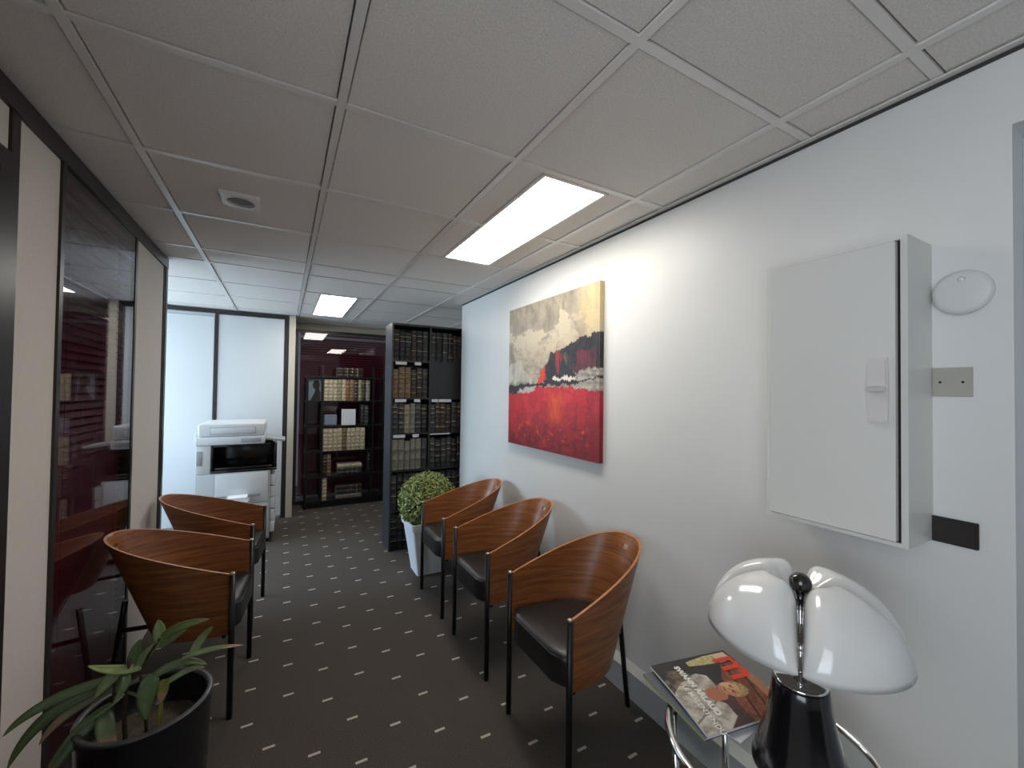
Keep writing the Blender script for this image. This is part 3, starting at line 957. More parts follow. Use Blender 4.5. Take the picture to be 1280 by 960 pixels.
# ------------------------------------------------------------------ books
ORD = ['first', 'second', 'third', 'fourth', 'fifth', 'sixth', 'seventh', 'eighth', 'ninth', 'tenth', 'eleventh', 'twelfth']
def book_mesh(w_, h_, d_, leather, gilt=True, bands=4, sub=(0,)):
    """upright: spine toward -y at y=0, x from 0..w, z from 0..h"""
    bm = bmesh.new()
    n = 6
    zs = [0.0, 0.006]
    for k in range(bands):
        z = h_*(k+1)/(bands+1)
        zs += [z-0.004, z-0.0025, z+0.0025, z+0.004]
    zs += [h_-0.006, h_]
    def prof(b):
        P = []
        for i in range(n+1):
            a = PI*i/n
            P.append((w_/2-(w_/2)*math.cos(a), -0.0-(0.006+b)*math.sin(a)))
        return P
    rows = []
    for q, z in enumerate(zs):
        b = 0.0
        if 2 <= q < len(zs)-2 and (q-2) % 4 in (1, 2):
            b = 0.0016
        rows.append([bm.verts.new((x, y, z)) for x, y in prof(b)])
    for r_, (A, B) in enumerate(zip(rows, rows[1:])):
        for i in range(n):
            q = bm.faces.new((A[i], A[i+1], B[i+1], B[i]))
            q.smooth = True
            zc = (A[i].co.z+B[i].co.z)/2
            g = False
            if gilt:
                if 2 <= r_ < len(zs)-2 and (r_-2) % 4 == 1 and (r_-2)//4 in sub:
                    g = True
            q.material_index = 1 if g else 0
    # boards
    box(bm, 0, 0.003, 0.0, d_, 0, h_, mi=0); box(bm, w_-0.003, w_, 0.0, d_, 0, h_, mi=0)
    box(bm, 0.003, w_-0.003, 0.001, d_-0.004, 0.004, h_-0.004, mi=2)
    return bm
_bk = {}
def book(label, group, loc, w_, h_, d_, col, gilt=True, bands=4, lying=False, rz=0.0):
    sub = random.choice([(bands-1, bands-2), (bands-1, 1), (bands-1,), (bands-2, 0, bands-1), (bands-1, bands-2, 1)])
    key = (round(w_, 3), round(h_, 2), round(d_, 2), col, gilt, bands, sub)
    if key not in _bk:
        bm = book_mesh(w_, h_, d_, col, gilt, bands, sub)
        me = bpy.data.meshes.new('book')
        bmesh.ops.recalc_face_normals(bm, faces=bm.faces[:])
        bm.to_mesh(me); bm.free()
        for m in (BM[col], M['gold'] if gilt else BM[col], M['pages']):
            me.materials.append(m)
        _bk[key] = me
    o = bpy.data.objects.new('book', _bk[key])
    C.objects.link(o)
    o.location = loc
    if lying:
        o.rotation_euler = (0, PI/2, 0)     # spine still toward the viewer, book height along x
    else:
        o.rotation_euler = (0, 0, rz)
    return tag(o, label, 'book', group)

# ---- tall bookcase standing at the end of the right wall
BX0, BX1, BXM, BY0, BY1, BZ = 0.872, 1.610, 1.240, 3.865, 4.135, 2.103
bc = thing('bookcase', 'tall black bookcase full of old leather volumes at wall end', 'bookcase', (0, 0, 0))
bc.location = (BX0, BY0, 0)
W = BX1-BX0
bm = bmesh.new(); box(bm, 0, 0.016, 0, 0.27, 0, BZ); sd = obj('side_panel', bm, M['caseside'], bc)
for z in (0.42, 0.90, 1.13, 1.45, 1.70, 1.95):
    bm = bmesh.new(); lathe(bm, [(0, 0.0016), (0.004, 0.0012), (0.005, 0), (0, 0)], 10); o = obj('screw_cap', bm, M['chrome'], sd); o.rotation_euler = (0, -PI/2, 0); o.location = (-0.0001, 0.135, z)
bm = bmesh.new(); box(bm, W-0.016, W, 0, 0.27, 0, BZ); obj('side_panel', bm, M['case'], bc)
bm = bmesh.new(); box(bm, BXM-BX0-0.009, BXM-BX0+0.009, 0.004, 0.262, 0.02, BZ-0.018); obj('divider', bm, M['case'], bc)
bm = bmesh.new(); box(bm, 0.016, W-0.016, 0.262, 0.27, 0, BZ); obj('back_panel', bm, M['case'], bc)
bm = bmesh.new(); box(bm, 0.016, W-0.016, 0, 0.262, BZ-0.018, BZ); obj('top_panel', bm, M['case'], bc)
bm = bmesh.new(); box(bm, 0.016, W-0.016, 0, 0.262, 0, 0.02); obj('bottom_panel', bm, M['case'], bc)
SZ = [0.368, 0.735, 1.078, 1.410, 1.760]
cols_x = [(0.016, BXM-BX0-0.009), (BXM-BX0+0.009, W-0.016)]
for z in SZ:
    for a, b_ in cols_x:
        bm = bmesh.new(); box(bm, a, b_, 0.002, 0.262, z-0.016, z); obj('shelf', bm, M['case'], bc)
bm = bmesh.new(); box(bm, cols_x[1][0], cols_x[1][1], 0.002, 0.018, 1.4105, 1.7435, bev=0.001); obj('flap_door', bm, M['case'], bc)
# pale card strips fixed beneath the shelf fronts
for (col, z, segs) in ((0, 1.744, ((0.02, 0.125), (0.20, 0.262))), (0, 1.394, ((0.02, 0.125), (0.20, 0.258))), (1, 1.394, ((0.01, 0.075), (0.082, 0.21))), (0, 1.062, ((0.01, 0.12), (0.19, 0.25))), (1, 1.062, ((0.0, 0.20),))):
    for a, b_ in segs:
        x0 = cols_x[col][0]+a
        hgt = 0.026 if not (col == 1 and z < 1.1) else 0.009
        bm = bmesh.new(); box(bm, x0, cols_x[col][0]+b_, 0.000, 0.0018, z-hgt, z+0.002); obj('label_strip', bm, M['cardw'], bc)
rows_b = [  # (shelf top z, height of books, left colours, right colours)
    (1.760, 0.285, ['black', 'black', 'black', 'dark brown', 'black', 'charcoal'], ['charcoal', 'black', 'charcoal', 'black', 'dark brown', 'black']),
    (1.410, 0.285, ['tan brown', 'tan brown', 'tan brown', 'dark brown', 'dark brown', 'charcoal'], []),
    (1.078, 0.288, ['charcoal', 'charcoal', 'olive buff', 'grey buff', 'charcoal', 'black'], ['charcoal', 'dark brown', 'dark brown', 'dark brown', 'charcoal', 'black']),
    (0.735, 0.285, ['grey buff', 'grey buff', 'grey buff', 'grey buff', 'grey buff', 'charcoal'], ['charcoal', 'black', 'charcoal', 'charcoal', 'black', 'black']),
    (0.368, 0.325, ['charcoal', 'black', 'black', 'charcoal', 'black', 'black'], ['black', 'charcoal', 'black', 'black', 'charcoal', 'black']),
    (0.020, 0.300, ['black', 'charcoal', 'black', 'black', 'black', 'charcoal'], ['black', 'black', 'charcoal', 'black', 'black', 'black'])]
RN = ['top shelf', 'second shelf', 'third shelf', 'fourth shelf', 'fifth shelf', 'bottom shelf']
for ri, (z, hh, LC, RC) in enumerate(rows_b):
    for side, cs in ((0, LC), (1, RC)):
        if not cs:
            continue
        a, b_ = cols_x[side]
        tot = b_-a-0.008
        ws = [random.uniform(0.85, 1.15) for _ in cs]
        k = (tot-0.0025*len(cs))/sum(ws)
        x = BX0+a+0.004
        for i, c in enumerate(cs):
            w_ = ws[i]*k
            book('%s leather book, %s from left in %s half of bookcase %s' % (c, ORD[i], ('left', 'right')[side], RN[ri]), 'old volumes in the tall bookcase',
                 (x, BY0+0.022+random.uniform(0, 0.008), z+0.0003), round(w_, 3)-0.001, hh-random.choice([0, 0, 0.01, 0.02]), 0.20, c, gilt=(ri < 3 or (ri > 3 and i % 2 == 0) or side == 1), bands=5 if ri < 3 else (2 if ri == 3 and side == 0 else 4))
            x += w_+0.0025

# ---- open black etagere in front of the far glass
EX = [0.253, 0.425, 1.035, 1.180]
EY0, EY1 = 5.66, 5.90
et = thing('etagere', 'open black metal shelving before the dark glass at far end', 'shelving', (EX[0], EY0, 0))
SE = [0.085, 0.392, 0.702, 1.020, 1.335, 1.640]
for x in EX:
    for y in (0.0, EY1-EY0-0.022):
        zt = 1.78 if x in EX[1:3] and y == 0 else 1.655
        bm = bmesh.new(); box(bm, x-EX[0], x-EX[0]+0.022, y, y+0.022, 0, zt); obj('upright', bm, M['black'], et)
for z in SE:
    bm = bmesh.new(); box(bm, -0.004, EX[3]-EX[0]+0.026, 0.001, EY1-EY0-0.001, z-0.018, z); obj('shelf', bm, M['black'], et)
bm = bmesh.new(); box(bm, 0.03, EX[3]-EX[0], 0.02, 0.2, 0.0, 0.06); obj('plinth', bm, M['black'], et)
GE = 'old volumes on the far etagere'
def erow(z, hh, x0, cs, wid, desc, d=0.17):
    x = x0
    for i, c in enumerate(cs):
        w_ = wid*random.uniform(0.9, 1.1)
        book('%s leather book, %s from left on %s' % (c, ORD[i], desc), GE, (x, EY0+0.016+random.uniform(0, 0.006), z+0.0003), round(w_, 3), hh-random.choice([0, 0.006]), d, c, gilt=True, bands=5)
        x += w_+0.003
    return x
erow(1.335, 0.272, 0.453, ['cream', 'cream', 'cream', 'olive buff', 'cream', 'russet', 'tan brown', 'dark brown', 'olive buff', 'dark brown', 'grey buff'], 0.0485, 'upper etagere shelf')
erow(0.702, 0.288, 0.453, ['cream', 'cream', 'cream', 'cream', 'tan brown', 'cream', 'cream', 'cream', 'cream'], 0.0505, 'middle etagere shelf')
erow(0.392, 0.270, 0.453, ['dark brown', 'tan brown'], 0.048, 'etagere shelf below the cream row')
erow(0.392, 0.265, 0.990, ['black'], 0.034, 'etagere shelf below the cream row, right end')
erow(0.085, 0.285, 0.453, ['cream'], 0.048, 'lowest etagere shelf')
erow(1.020, 0.26, 0.90, ['black', 'charcoal'], 0.045, 'etagere shelf beside the white card')
def stack(z, x0, L, cs, desc, th=0.045):
    for i, c in enumerate(cs):
        book('%s leather book lying flat, %s from bottom of stack on %s' % (c, ORD[i], desc), GE, (x0, EY0+0.016, z+0.0005+th*(i+1)+0.001*i), th, L, 0.17, c, gilt=True, bands=4, lying=True)
stack(1.640, 0.60, 0.31, ['dark brown', 'black', 'dark brown'], 'etagere top', 0.038)
stack(0.392, 0.625, 0.295, ['charcoal', 'charcoal', 'cream'], 'etagere second shelf up', 0.042)
stack(0.085, 0.615, 0.31, ['grey buff', 'charcoal', 'dark brown'], 'lowest etagere shelf', 0.055)
# white card and small grey box
bm = bmesh.new(); box(bm, 0, 0.17, 0, 0.018, 0, 0.205, bev=0.001)
o = obj('display_card', bm, M['cardw']); o.location = (0.665, EY0+0.03, 1.0205); tag(o, 'white square display card standing on the etagere shelf', 'card')
pb = thing('desk_radio', 'small grey box with slotted front on etagere shelf', 'box', (0.462, EY0+0.04, 1.0205))
bm = bmesh.new(); box(bm, 0, 0.15, 0, 0.10, 0, 0.135, bev=0.008, seg=2); obj('box_body', bm, M['slate'], pb)
for k in range(4):
    bm = bmesh.new(); box(bm, 0.02, 0.13, -0.003, 0.0, 0.03+k*0.022, 0.038+k*0.022); obj('front_slot', bm, M['silver'], pb)
# added cut-out standing in for the viewer's reflection in the glass, left bay
pf = thing('reflection_silhouette', 'dark head cut-out standing in for a glass reflection, left etagere bay', 'reflection stand-in', (0.280, EY0+0.06, 1.3355))
bm = bmesh.new(); box(bm, 0, 0.142, 0, 0.012, 0, 0.275, bev=0.001); obj('reflection_backing', bm, M['slate'], pf)
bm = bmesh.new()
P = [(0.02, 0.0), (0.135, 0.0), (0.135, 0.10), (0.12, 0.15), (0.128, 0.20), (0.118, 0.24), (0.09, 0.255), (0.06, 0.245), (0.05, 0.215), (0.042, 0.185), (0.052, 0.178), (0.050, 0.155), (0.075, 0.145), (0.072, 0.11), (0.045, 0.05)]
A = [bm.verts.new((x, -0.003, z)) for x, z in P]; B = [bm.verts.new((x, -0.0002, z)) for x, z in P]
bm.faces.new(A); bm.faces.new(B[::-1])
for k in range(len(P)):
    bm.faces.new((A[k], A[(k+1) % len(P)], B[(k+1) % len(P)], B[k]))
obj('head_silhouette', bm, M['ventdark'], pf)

# ------------------------------------------------------------------ photocopier
cp = thing('photocopier', 'large white office photocopier in front of white panels', 'photocopier', (-0.375, 4.60, 0))
def cbox(name, m, d, bev=0.004, parent=None, seg=2):
    bm = bmesh.new(); box(bm, *d, bev=bev, seg=seg); return obj(name, bm, m, parent or cp, angle=40)
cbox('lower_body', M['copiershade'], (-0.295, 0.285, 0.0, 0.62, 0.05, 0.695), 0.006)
cbox('left_shoulder', M['copier'], (-0.295, -0.185, 0.0, 0.62, 0.6952, 0.955), 0.006)
cbox('rear_body', M['copier'], (-0.184, 0.285, 0.30, 0.62, 0.6952, 0.955), 0.004)
cbox('output_cavity', M['copierdark'], (-0.183, 0.335, 0.245, 0.2995, 0.716, 0.945), 0.002)
cbox('cavity_side', M['copierdark'], (-0.1835, -0.166, 0.001, 0.2445, 0.7205, 0.953), 0.002)
cbox('cavity_roof', M['copierdark'], (-0.1655, 0.280, 0.001, 0.2445, 0.935, 0.9545), 0.002)
cbox('output_tray', M['copierdark'], (-0.184, 0.338, 0.004, 0.244, 0.6955, 0.720), 0.006)
cbox('cavity_cheek', M['copierdark'], (0.315, 0.336, 0.02, 0.244, 0.7205, 0.945), 0.004)
cbox('tray_lip', M['copierdark'], (-0.160, 0.300, 0.02, 0.05, 0.7205, 0.745), 0.008)
cbox('scanner_base', M['copier'], (-0.298, 0.235, -0.01, 0.62, 0.956, 1.030), 0.008)
lid = cbox('scanner_lid', M['copier'], (-0.285, 0.232, 0.0, 0.60, 1.0315, 1.150), 0.016, seg=3)
cbox('feeder_panel', M['copier'], (-0.19, 0.155, -0.006, -0.0002, 1.058, 1.112), 0.002, lid)
cbox('feeder_seam', M['copiergrey'], (-0.1945, 0.1595, -0.0022, -0.0001, 1.0535, 1.1165), 0.0, lid)
cbox('cover_seam', M['copiergrey'], (-0.154, 0.274, -0.0022, -0.0001, 0.396, 0.692), 0.0)
cbox('status_panel', M['copiergrey'], (0.045, 0.205, -0.0135, -0.0102, 0.972, 1.012), 0.001)
cbox('left_grip', M['copier'], (-0.325, -0.2985, 0.10, 0.24, 0.985, 1.06), 0.006)
cbox('side_handle', M['copiergrey'], (-0.288, -0.245, -0.004, -0.0002, 0.775, 0.905), 0.002)
bm = bmesh.new()
mx = Matrix.Translation((0.245, 0.12, 0.99)) @ Matrix.Rotation(math.radians(9), 4, 'Y')
box(bm, 0.0, 0.16, -0.11, 0.16, 0.0, 0.022, bev=0.004, mtx=mx)
obj('control_panel', bm, M['copiergrey'], cp)
cbox('panel_bracket', M['copierdark'], (0.236, 0.30, 0.08, 0.24, 0.9555, 0.980), 0.004)
# front: covers, grips, tray with paper, drawers on the right side
cbox('upper_cover', M['copier'], (-0.15, 0.270, -0.006, -0.0002, 0.40, 0.688), 0.003)
for x0 in (-0.140, 0.130):
    cbox('grip_recess', M['copiergrey'], (x0, x0+0.08, -0.0085, -0.0062, 0.462, 0.488), 0.001)
cbox('lower_cover', M['copier'], (-0.27, 0.270, -0.006, -0.0002, 0.075, 0.392), 0.003)
bt = cbox('bypass_tray', M['copier'], (-0.055, 0.125, -0.15, -0.0092, 0.440, 0.456), 0.003)
bm = bmesh.new(); box(bm, -0.040, 0.110, -0.14, -0.0095, 0.4562, 0.490, bev=0.001); obj('paper_stack', bm, M['paper'], bt)
for k in range(5):
    z0 = 0.10+k*0.112
    cbox('side_drawer', M['copier'], (0.2855, 0.330-0.004*(k % 2), 0.02, 0.60, z0, z0+0.104), 0.006)
for x in (-0.25, 0.26):
    for y in (0.06, 0.56):
        bm = bmesh.new(); tube(bm, [(x-0.018, y, 0.026), (x+0.018, y, 0.026)], 0.026, 16); obj('caster', bm, M['wheel'], cp)

# ------------------------------------------------------------------ topiary in a tapered pot
tp = thing('potted_topiary', 'clipped round topiary ball in tapered whitish square pot', 'plant', (1.075, 3.36, 0))
bm = bmesh.new()
def sq(h, z, r=0.02):
    P = []
    for cx, cy, a0 in ((1, 1, 0), (-1, 1, 90), (-1, -1, 180), (1, -1, 270)):
        for k in range(4):
            a = math.radians(a0+30*k)
            P.append(bm.verts.new((cx*(h-r)+r*math.cos(a), cy*(h-r)+r*math.sin(a), z)))
    return P
rings = [sq(0.110, 0.0), sq(0.110, 0.012), sq(0.163, 0.372), sq(0.176, 0.374), sq(0.180, 0.425), sq(0.168, 0.425), sq(0.160, 0.385), sq(0.155, 0.36)]
for A, B in zip(rings, rings[1:]):
    n = len(A)
    for k in range(n):
        bm.faces.new((A[k], A[(k+1) % n], B[(k+1) % n], B[k]))
bm.faces.new(rings[0][::-1])
obj('pot', bm, M['potwhite'], tp, angle=35)
bm = bmesh.new(); P = sq(0.156, 0.372); bm.faces.new(P); P2 = sq(0.150, 0.355); bm.faces.new(P2[::-1])
for k in range(len(P)):
    bm.faces.new((P[k], P[(k+1) % len(P)], P2[(k+1) % len(P)], P2[k]))
obj('soil', bm, M['soil'], tp)
bm = bmesh.new(); tube(bm, [(0, 0, 0.36), (0.004, 0.002, 0.45), (0, 0, 0.56)], 0.014, 8); obj('stem', bm, M['stalk'], tp)
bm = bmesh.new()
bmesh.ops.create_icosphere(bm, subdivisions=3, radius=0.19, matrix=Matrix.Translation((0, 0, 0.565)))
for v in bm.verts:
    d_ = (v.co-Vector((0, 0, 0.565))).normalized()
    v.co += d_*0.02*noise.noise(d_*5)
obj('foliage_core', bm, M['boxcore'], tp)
verts, faces = [], []
rnd = random.Random(3)
for k in range(6500):
    z = rnd.uniform(-1, 1); a = rnd.uniform(0, 2*PI); q = math.sqrt(1-z*z)
    d_ = Vector((q*math.cos(a), q*math.sin(a), z))
    rad = 0.232*(1+0.07*noise.noise(d_*3.0))*rnd.uniform(0.86, 1.03)
    p = Vector((0, 0, 0.565)) + Vector((d_.x*rad, d_.y*rad, d_.z*rad*0.98))
    nrm = (d_ + Vector((rnd.gauss(0, 1), rnd.gauss(0, 1), rnd.gauss(0, 1)))*0.6).normalized()
    t1 = nrm.cross(Vector((rnd.gauss(0, 1), rnd.gauss(0, 1), rnd.gauss(0, 1)))).normalized()
    t2 = nrm.cross(t1)
    l, ww = rnd.uniform(0.009, 0.017), rnd.uniform(0.006, 0.010)
    b0 = len(verts)
    verts += [tuple(p-t1*l), tuple(p+t2*ww+nrm*0.0015), tuple(p+t1*l), tuple(p-t2*ww+nrm*0.0015)]
    faces += [(b0, b0+1, b0+2), (b0, b0+2, b0+3)]
me = bpy.data.meshes.new('leaves'); me.from_pydata(verts, [], faces)
o = link('leaves', me, M['boxleaf'], tp); o['kind'] = 'stuff'

# ------------------------------------------------------------------ black planter with strap-leaved plant
PX, PYY = -0.349, 1.690
pl = thing('potted_plant', 'sparse strap-leaved plant in round black planter, lower left', 'plant', (PX, PYY, 0))
ZR = 0.493
bm = bmesh.new()
lathe(bm, [(0, 0.0), (0.135, 0.0), (0.140, 0.004), (0.150, 0.15), (0.158, 0.33), (0.163, ZR-0.012), (0.1625, ZR-0.004)], 56)
lathe(bm, [(0.148, ZR-0.004), (0.146, ZR-0.02), (0.142, 0.33), (0, 0.33)], 56)
pot = obj('pot', bm, M['potblack'], pl)
bm = bmesh.new(); lathe(bm, [(0.1625, ZR-0.006), (0.166, ZR-0.003), (0.167, ZR+0.001), (0.164, ZR+0.004), (0.155, ZR+0.0045), (0.149, ZR+0.002), (0.148, ZR-0.004)], 56); obj('pot_rim', bm, M['potrim'], pot)
bm = bmesh.new()
rr = [[bm.verts.new((r*math.cos(2*PI*k/40), r*math.sin(2*PI*k/40), 0.395+0.008*noise.noise(Vector((r*20*math.cos(2*PI*k/40), r*20*math.sin(2*PI*k/40), 0))))) for k in range(40)] for r in (0.142, 0.12, 0.09, 0.06, 0.03)]
for A, B in zip(rr, rr[1:]):
    for k in range(40):
        bm.faces.new((A[k], A[(k+1) % 40], B[(k+1) % 40], B[k]))
bm.faces.new(rr[-1])
o = obj('soil', bm, M['soil'], pl)
def L(p):
    return (p[0]-PX, p[1]-PYY, p[2])
for P, r0 in (([(-0.392, 1.66, 0.392), (-0.397, 1.66, 0.50), (-0.394, 1.66, 0.572), (-0.388, 1.66, 0.655)], 0.006), ([(-0.345, 1.67, 0.392), (-0.350, 1.665, 0.50), (-0.362, 1.66, 0.60), (-0.345, 1.66, 0.655), (-0.318, 1.66, 0.70)], 0.0045), ([(-0.43, 1.66, 0.392), (-0.425, 1.655, 0.47), (-0.42, 1.65, 0.56), (-0.418, 1.65, 0.62)], 0.004)):
    pts = []
    for a, b_ in zip(P, P[1:]):
        for k in range(5):
            pts.append(Vector(a).lerp(Vector(b_), k/5))
    pts.append(Vector(P[-1]))
    bm = bmesh.new(); tube(bm, [L(p) for p in pts], [r0*(1+0.18*(i % 2))*(1-0.3*i/len(pts)) for i in range(len(pts))], 8); obj('stem', bm, M['stalk'], pl)
GREEN, PALE, OLD, YEL = S3(78, 98, 58), S3(112, 128, 80), S3(118, 96, 74), S3(142, 138, 70)
def leaf(P, width, col, tip=None, tipk=0.75, y0=0.0, y1=0.0, roll=0.0, n=16):
    """strap leaf along a curve through three points, with a central fold and thickness"""
    A, B, D = [Vector(p) for p in P]
    A.y += 0.0; B.y += (y0+y1)/2; D.y += y1
    ctrl = B*2-(A+D)/2
    top, bot, cols = [], [], []
    cen = []
    for i in range(n+1):
        t = i/n
        p = A*(1-t)**2+ctrl*2*t*(1-t)+D*t*t
        d_ = ((ctrl-A)*(1-t)+(D-ctrl)*t).normalized()
        view = Vector((0.35, -0.75, 0.55)).normalized()
        side = d_.cross(view)
        if side.length < 1e-4:
            side = Vector((1, 0, 0))
        side.normalize()
        side = (Matrix.Rotation(roll, 3, d_) @ side)
        nr = side.cross(d_).normalized()
        ww = width*0.5*(math.sin(PI*min(1, (0.10+0.90*t))**0.85)**0.6 if t < 1 else 0.0)
        ww = max(ww, width*0.04)
        cen.append((p, side, nr, ww, t))
    bm = bmesh.new()
    cl = bm.loops.layers.float_color.new('Col')
    rows = []
    for p, side, nr, ww, t in cen:
        rows.append([bm.verts.new(L(p+side*ww*k-nr*abs(k)*(-0.22)*ww-nr*th)) for th in (0, 0.0011) for k in (-1, -0.5, 0, 0.5, 1)])
    def colat(i, k):
        t = cen[i][4]
        c = mixc(col, tuple(q*0.72 for q in col), 0.5+0.8*noise.noise(Vector((t*7, k*3, width*100))))
        if abs(k) < 0.1:
            c = tuple(min(1, q*1.2) for q in c)
        if tip is not None:
            c = mixc(c, tip, ss(tipk-0.08, tipk+0.08, t+0.05*k))
        return c+(1.0,)
    ks = (-1, -0.5, 0, 0.5, 1)
    for i in range(n):
        a, b_ = rows[i], rows[i+1]
        for j in range(4):
            for off, rev in ((0, False), (5, True)):
                vs = [a[off+j], a[off+j+1], b_[off+j+1], b_[off+j]]
                cc = [colat(i, ks[j]), colat(i, ks[j+1]), colat(i+1, ks[j+1]), colat(i+1, ks[j])]
                if rev:
                    vs = vs[::-1]; cc = cc[::-1]
                q = bm.faces.new(vs); q.smooth = True
                for l, c in zip(q.loops, cc):
                    l[cl] = c
        for j in (0, 4):
            q = bm.faces.new((a[j], b_[j], b_[5+j], a[5+j]))
            for l in q.loops:
                l[cl] = colat(i, ks[j])
    return obj('leaf', bm, M['leaf'], pl)
LV = [
 ([(-0.318, 1.66, 0.689), (-0.322, 1.66, 0.720), (-0.325, 1.66, 0.753)], 0.034, PALE, None, .8, 0, 0.01),
 ([(-0.312, 1.66, 0.700), (-0.262, 1.66, 0.730), (-0.190, 1.66, 0.741)], 0.026, PALE, None, .8, 0, -0.03),
 ([(-0.316, 1.66, 0.676), (-0.289, 1.66, 0.696), (-0.250, 1.66, 0.716)], 0.026, PALE, None, .8, 0, -0.01),
 ([(-0.372, 1.66, 0.625), (-0.346, 1.66, 0.662), (-0.312, 1.66, 0.680)], 0.026, PALE, None, .8, 0, 0.02),
 ([(-0.378, 1.66, 0.620), (-0.380, 1.66, 0.662), (-0.368, 1.66, 0.700)], 0.032, GREEN, None, .8, 0, 0.02),
 ([(-0.360, 1.66, 0.625), (-0.419, 1.66, 0.640), (-0.474, 1.66, 0.674)], 0.026, S3(140, 156, 96), None, .8, 0, -0.02),
 ([(-0.240, 1.66, 0.620), (-0.217, 1.66, 0.658), (-0.187, 1.66, 0.690)], 0.026, PALE, YEL, .9, 0.02, 0.02),
 ([(-0.262, 1.66, 0.620), (-0.191, 1.66, 0.629), (-0.099, 1.66, 0.617)], 0.016, PALE, S3(190, 150, 130), .78, 0, 0.0),
 ([(-0.345, 1.66, 0.580), (-0.267, 1.66, 0.603), (-0.200, 1.66, 0.572)], 0.026, GREEN, YEL, .93, 0, 0.02),
 ([(-0.320, 1.66, 0.545), (-0.252, 1.66, 0.573), (-0.205, 1.66, 0.564)], 0.018, PALE, S3(150, 130, 90), .85, 0, 0.02),
 ([(-0.330, 1.66, 0.590), (-0.343, 1.65, 0.551), (-0.338, 1.64, 0.485)], 0.050, GREEN, None, .8, 0, -0.02),
 ([(-0.305, 1.66, 0.570), (-0.309, 1.66, 0.535), (-0.311, 1.66, 0.500)], 0.030, YEL, S3(176, 140, 100), .55, 0, 0.0),
 ([(-0.311, 1.66, 0.505), (-0.314, 1.66, 0.45), (-0.316, 1.66, 0.400)], 0.014, YEL, None, .8, 0, 0.0),
 ([(-0.405, 1.66, 0.612), (-0.545, 1.64, 0.604), (-0.622, 1.62, 0.560)], 0.028, GREEN, OLD, .97, 0, -0.02),
 ([(-0.405, 1.66, 0.600), (-0.540, 1.64, 0.572), (-0.612, 1.62, 0.473)], 0.034, GREEN, OLD, .97, 0, -0.02),
 ([(-0.405, 1.66, 0.582), (-0.500, 1.64, 0.566), (-0.555, 1.62, 0.512)], 0.026, S3(92, 96, 66), OLD, .6, 0, -0.02),
 ([(-0.425, 1.66, 0.530), (-0.493, 1.63, 0.487), (-0.545, 1.60, 0.400)], 0.040, GREEN, OLD, .8, 0, -0.02),
 ([(-0.440, 1.65, 0.528), (-0.423, 1.62, 0.480), (-0.398, 1.60, 0.400)], 0.045, GREEN, S3(150, 116, 92), .55, 0, -0.02),
 ([(-0.410, 1.66, 0.630), (-0.432, 1.65, 0.615), (-0.455, 1.64, 0.582)], 0.034, PALE, None, .8, 0, -0.01),
 ([(-0.400, 1.66, 0.625), (-0.392, 1.64, 0.60), (-0.410, 1.62, 0.565)], 0.024, GREEN, None, .8, 0, -0.01),
 ([(-0.392, 1.66, 0.560), (-0.430, 1.62, 0.548), (-0.475, 1.60, 0.535)], 0.008, GREEN, None, .8, 0, -0.01),
 ([(-0.392, 1.66, 0.560), (-0.365, 1.63, 0.560), (-0.340, 1.60, 0.553)], 0.008, GREEN, None, .8, 0, 0.0),
]
for a in LV:
    leaf(*a)

# ------------------------------------------------------------------ glass side table
TX, TY, TR, TZ = 1.090, 0.605, 0.237, 0.592
st = thing('side_table', 'round glass side table with chrome tube ring', 'table', (TX, TY, 0))
bm = bmesh.new()
tube(bm, [(TR*math.cos(2*PI*k/64), TR*math.sin(2*PI*k/64), TZ) for k in range(64)], 0.010, 12, closed=True)
obj('chrome_ring', bm, M['chrome'], st, smooth=True)
bm = bmesh.new(); lathe(bm, [(0, TZ-0.006), (TR-0.0105, TZ-0.006), (TR-0.0105, TZ+0.002), (0, TZ+0.002)], 64); obj('glass_top', bm, M['glasstable'], st, angle=30)
bm = bmesh.new()
tube(bm, [(TR*math.cos(2*PI*k/64)*0.86, TR*math.sin(2*PI*k/64)*0.86, 0.011) for k in range(8, 57)], 0.010, 10)
obj('floor_ring', bm, M['chrome'], st)
for a in (60, 120, 300):
    ca, sa = math.cos(math.radians(a)), math.sin(math.radians(a))
    bm = bmesh.new(); tube(bm, [(TR*0.86*ca, TR*0.86*sa, 0.012), (TR*0.955*ca, TR*0.955*sa, TZ-0.008)], 0.009, 10); obj('leg', bm, M['chrome'], st)

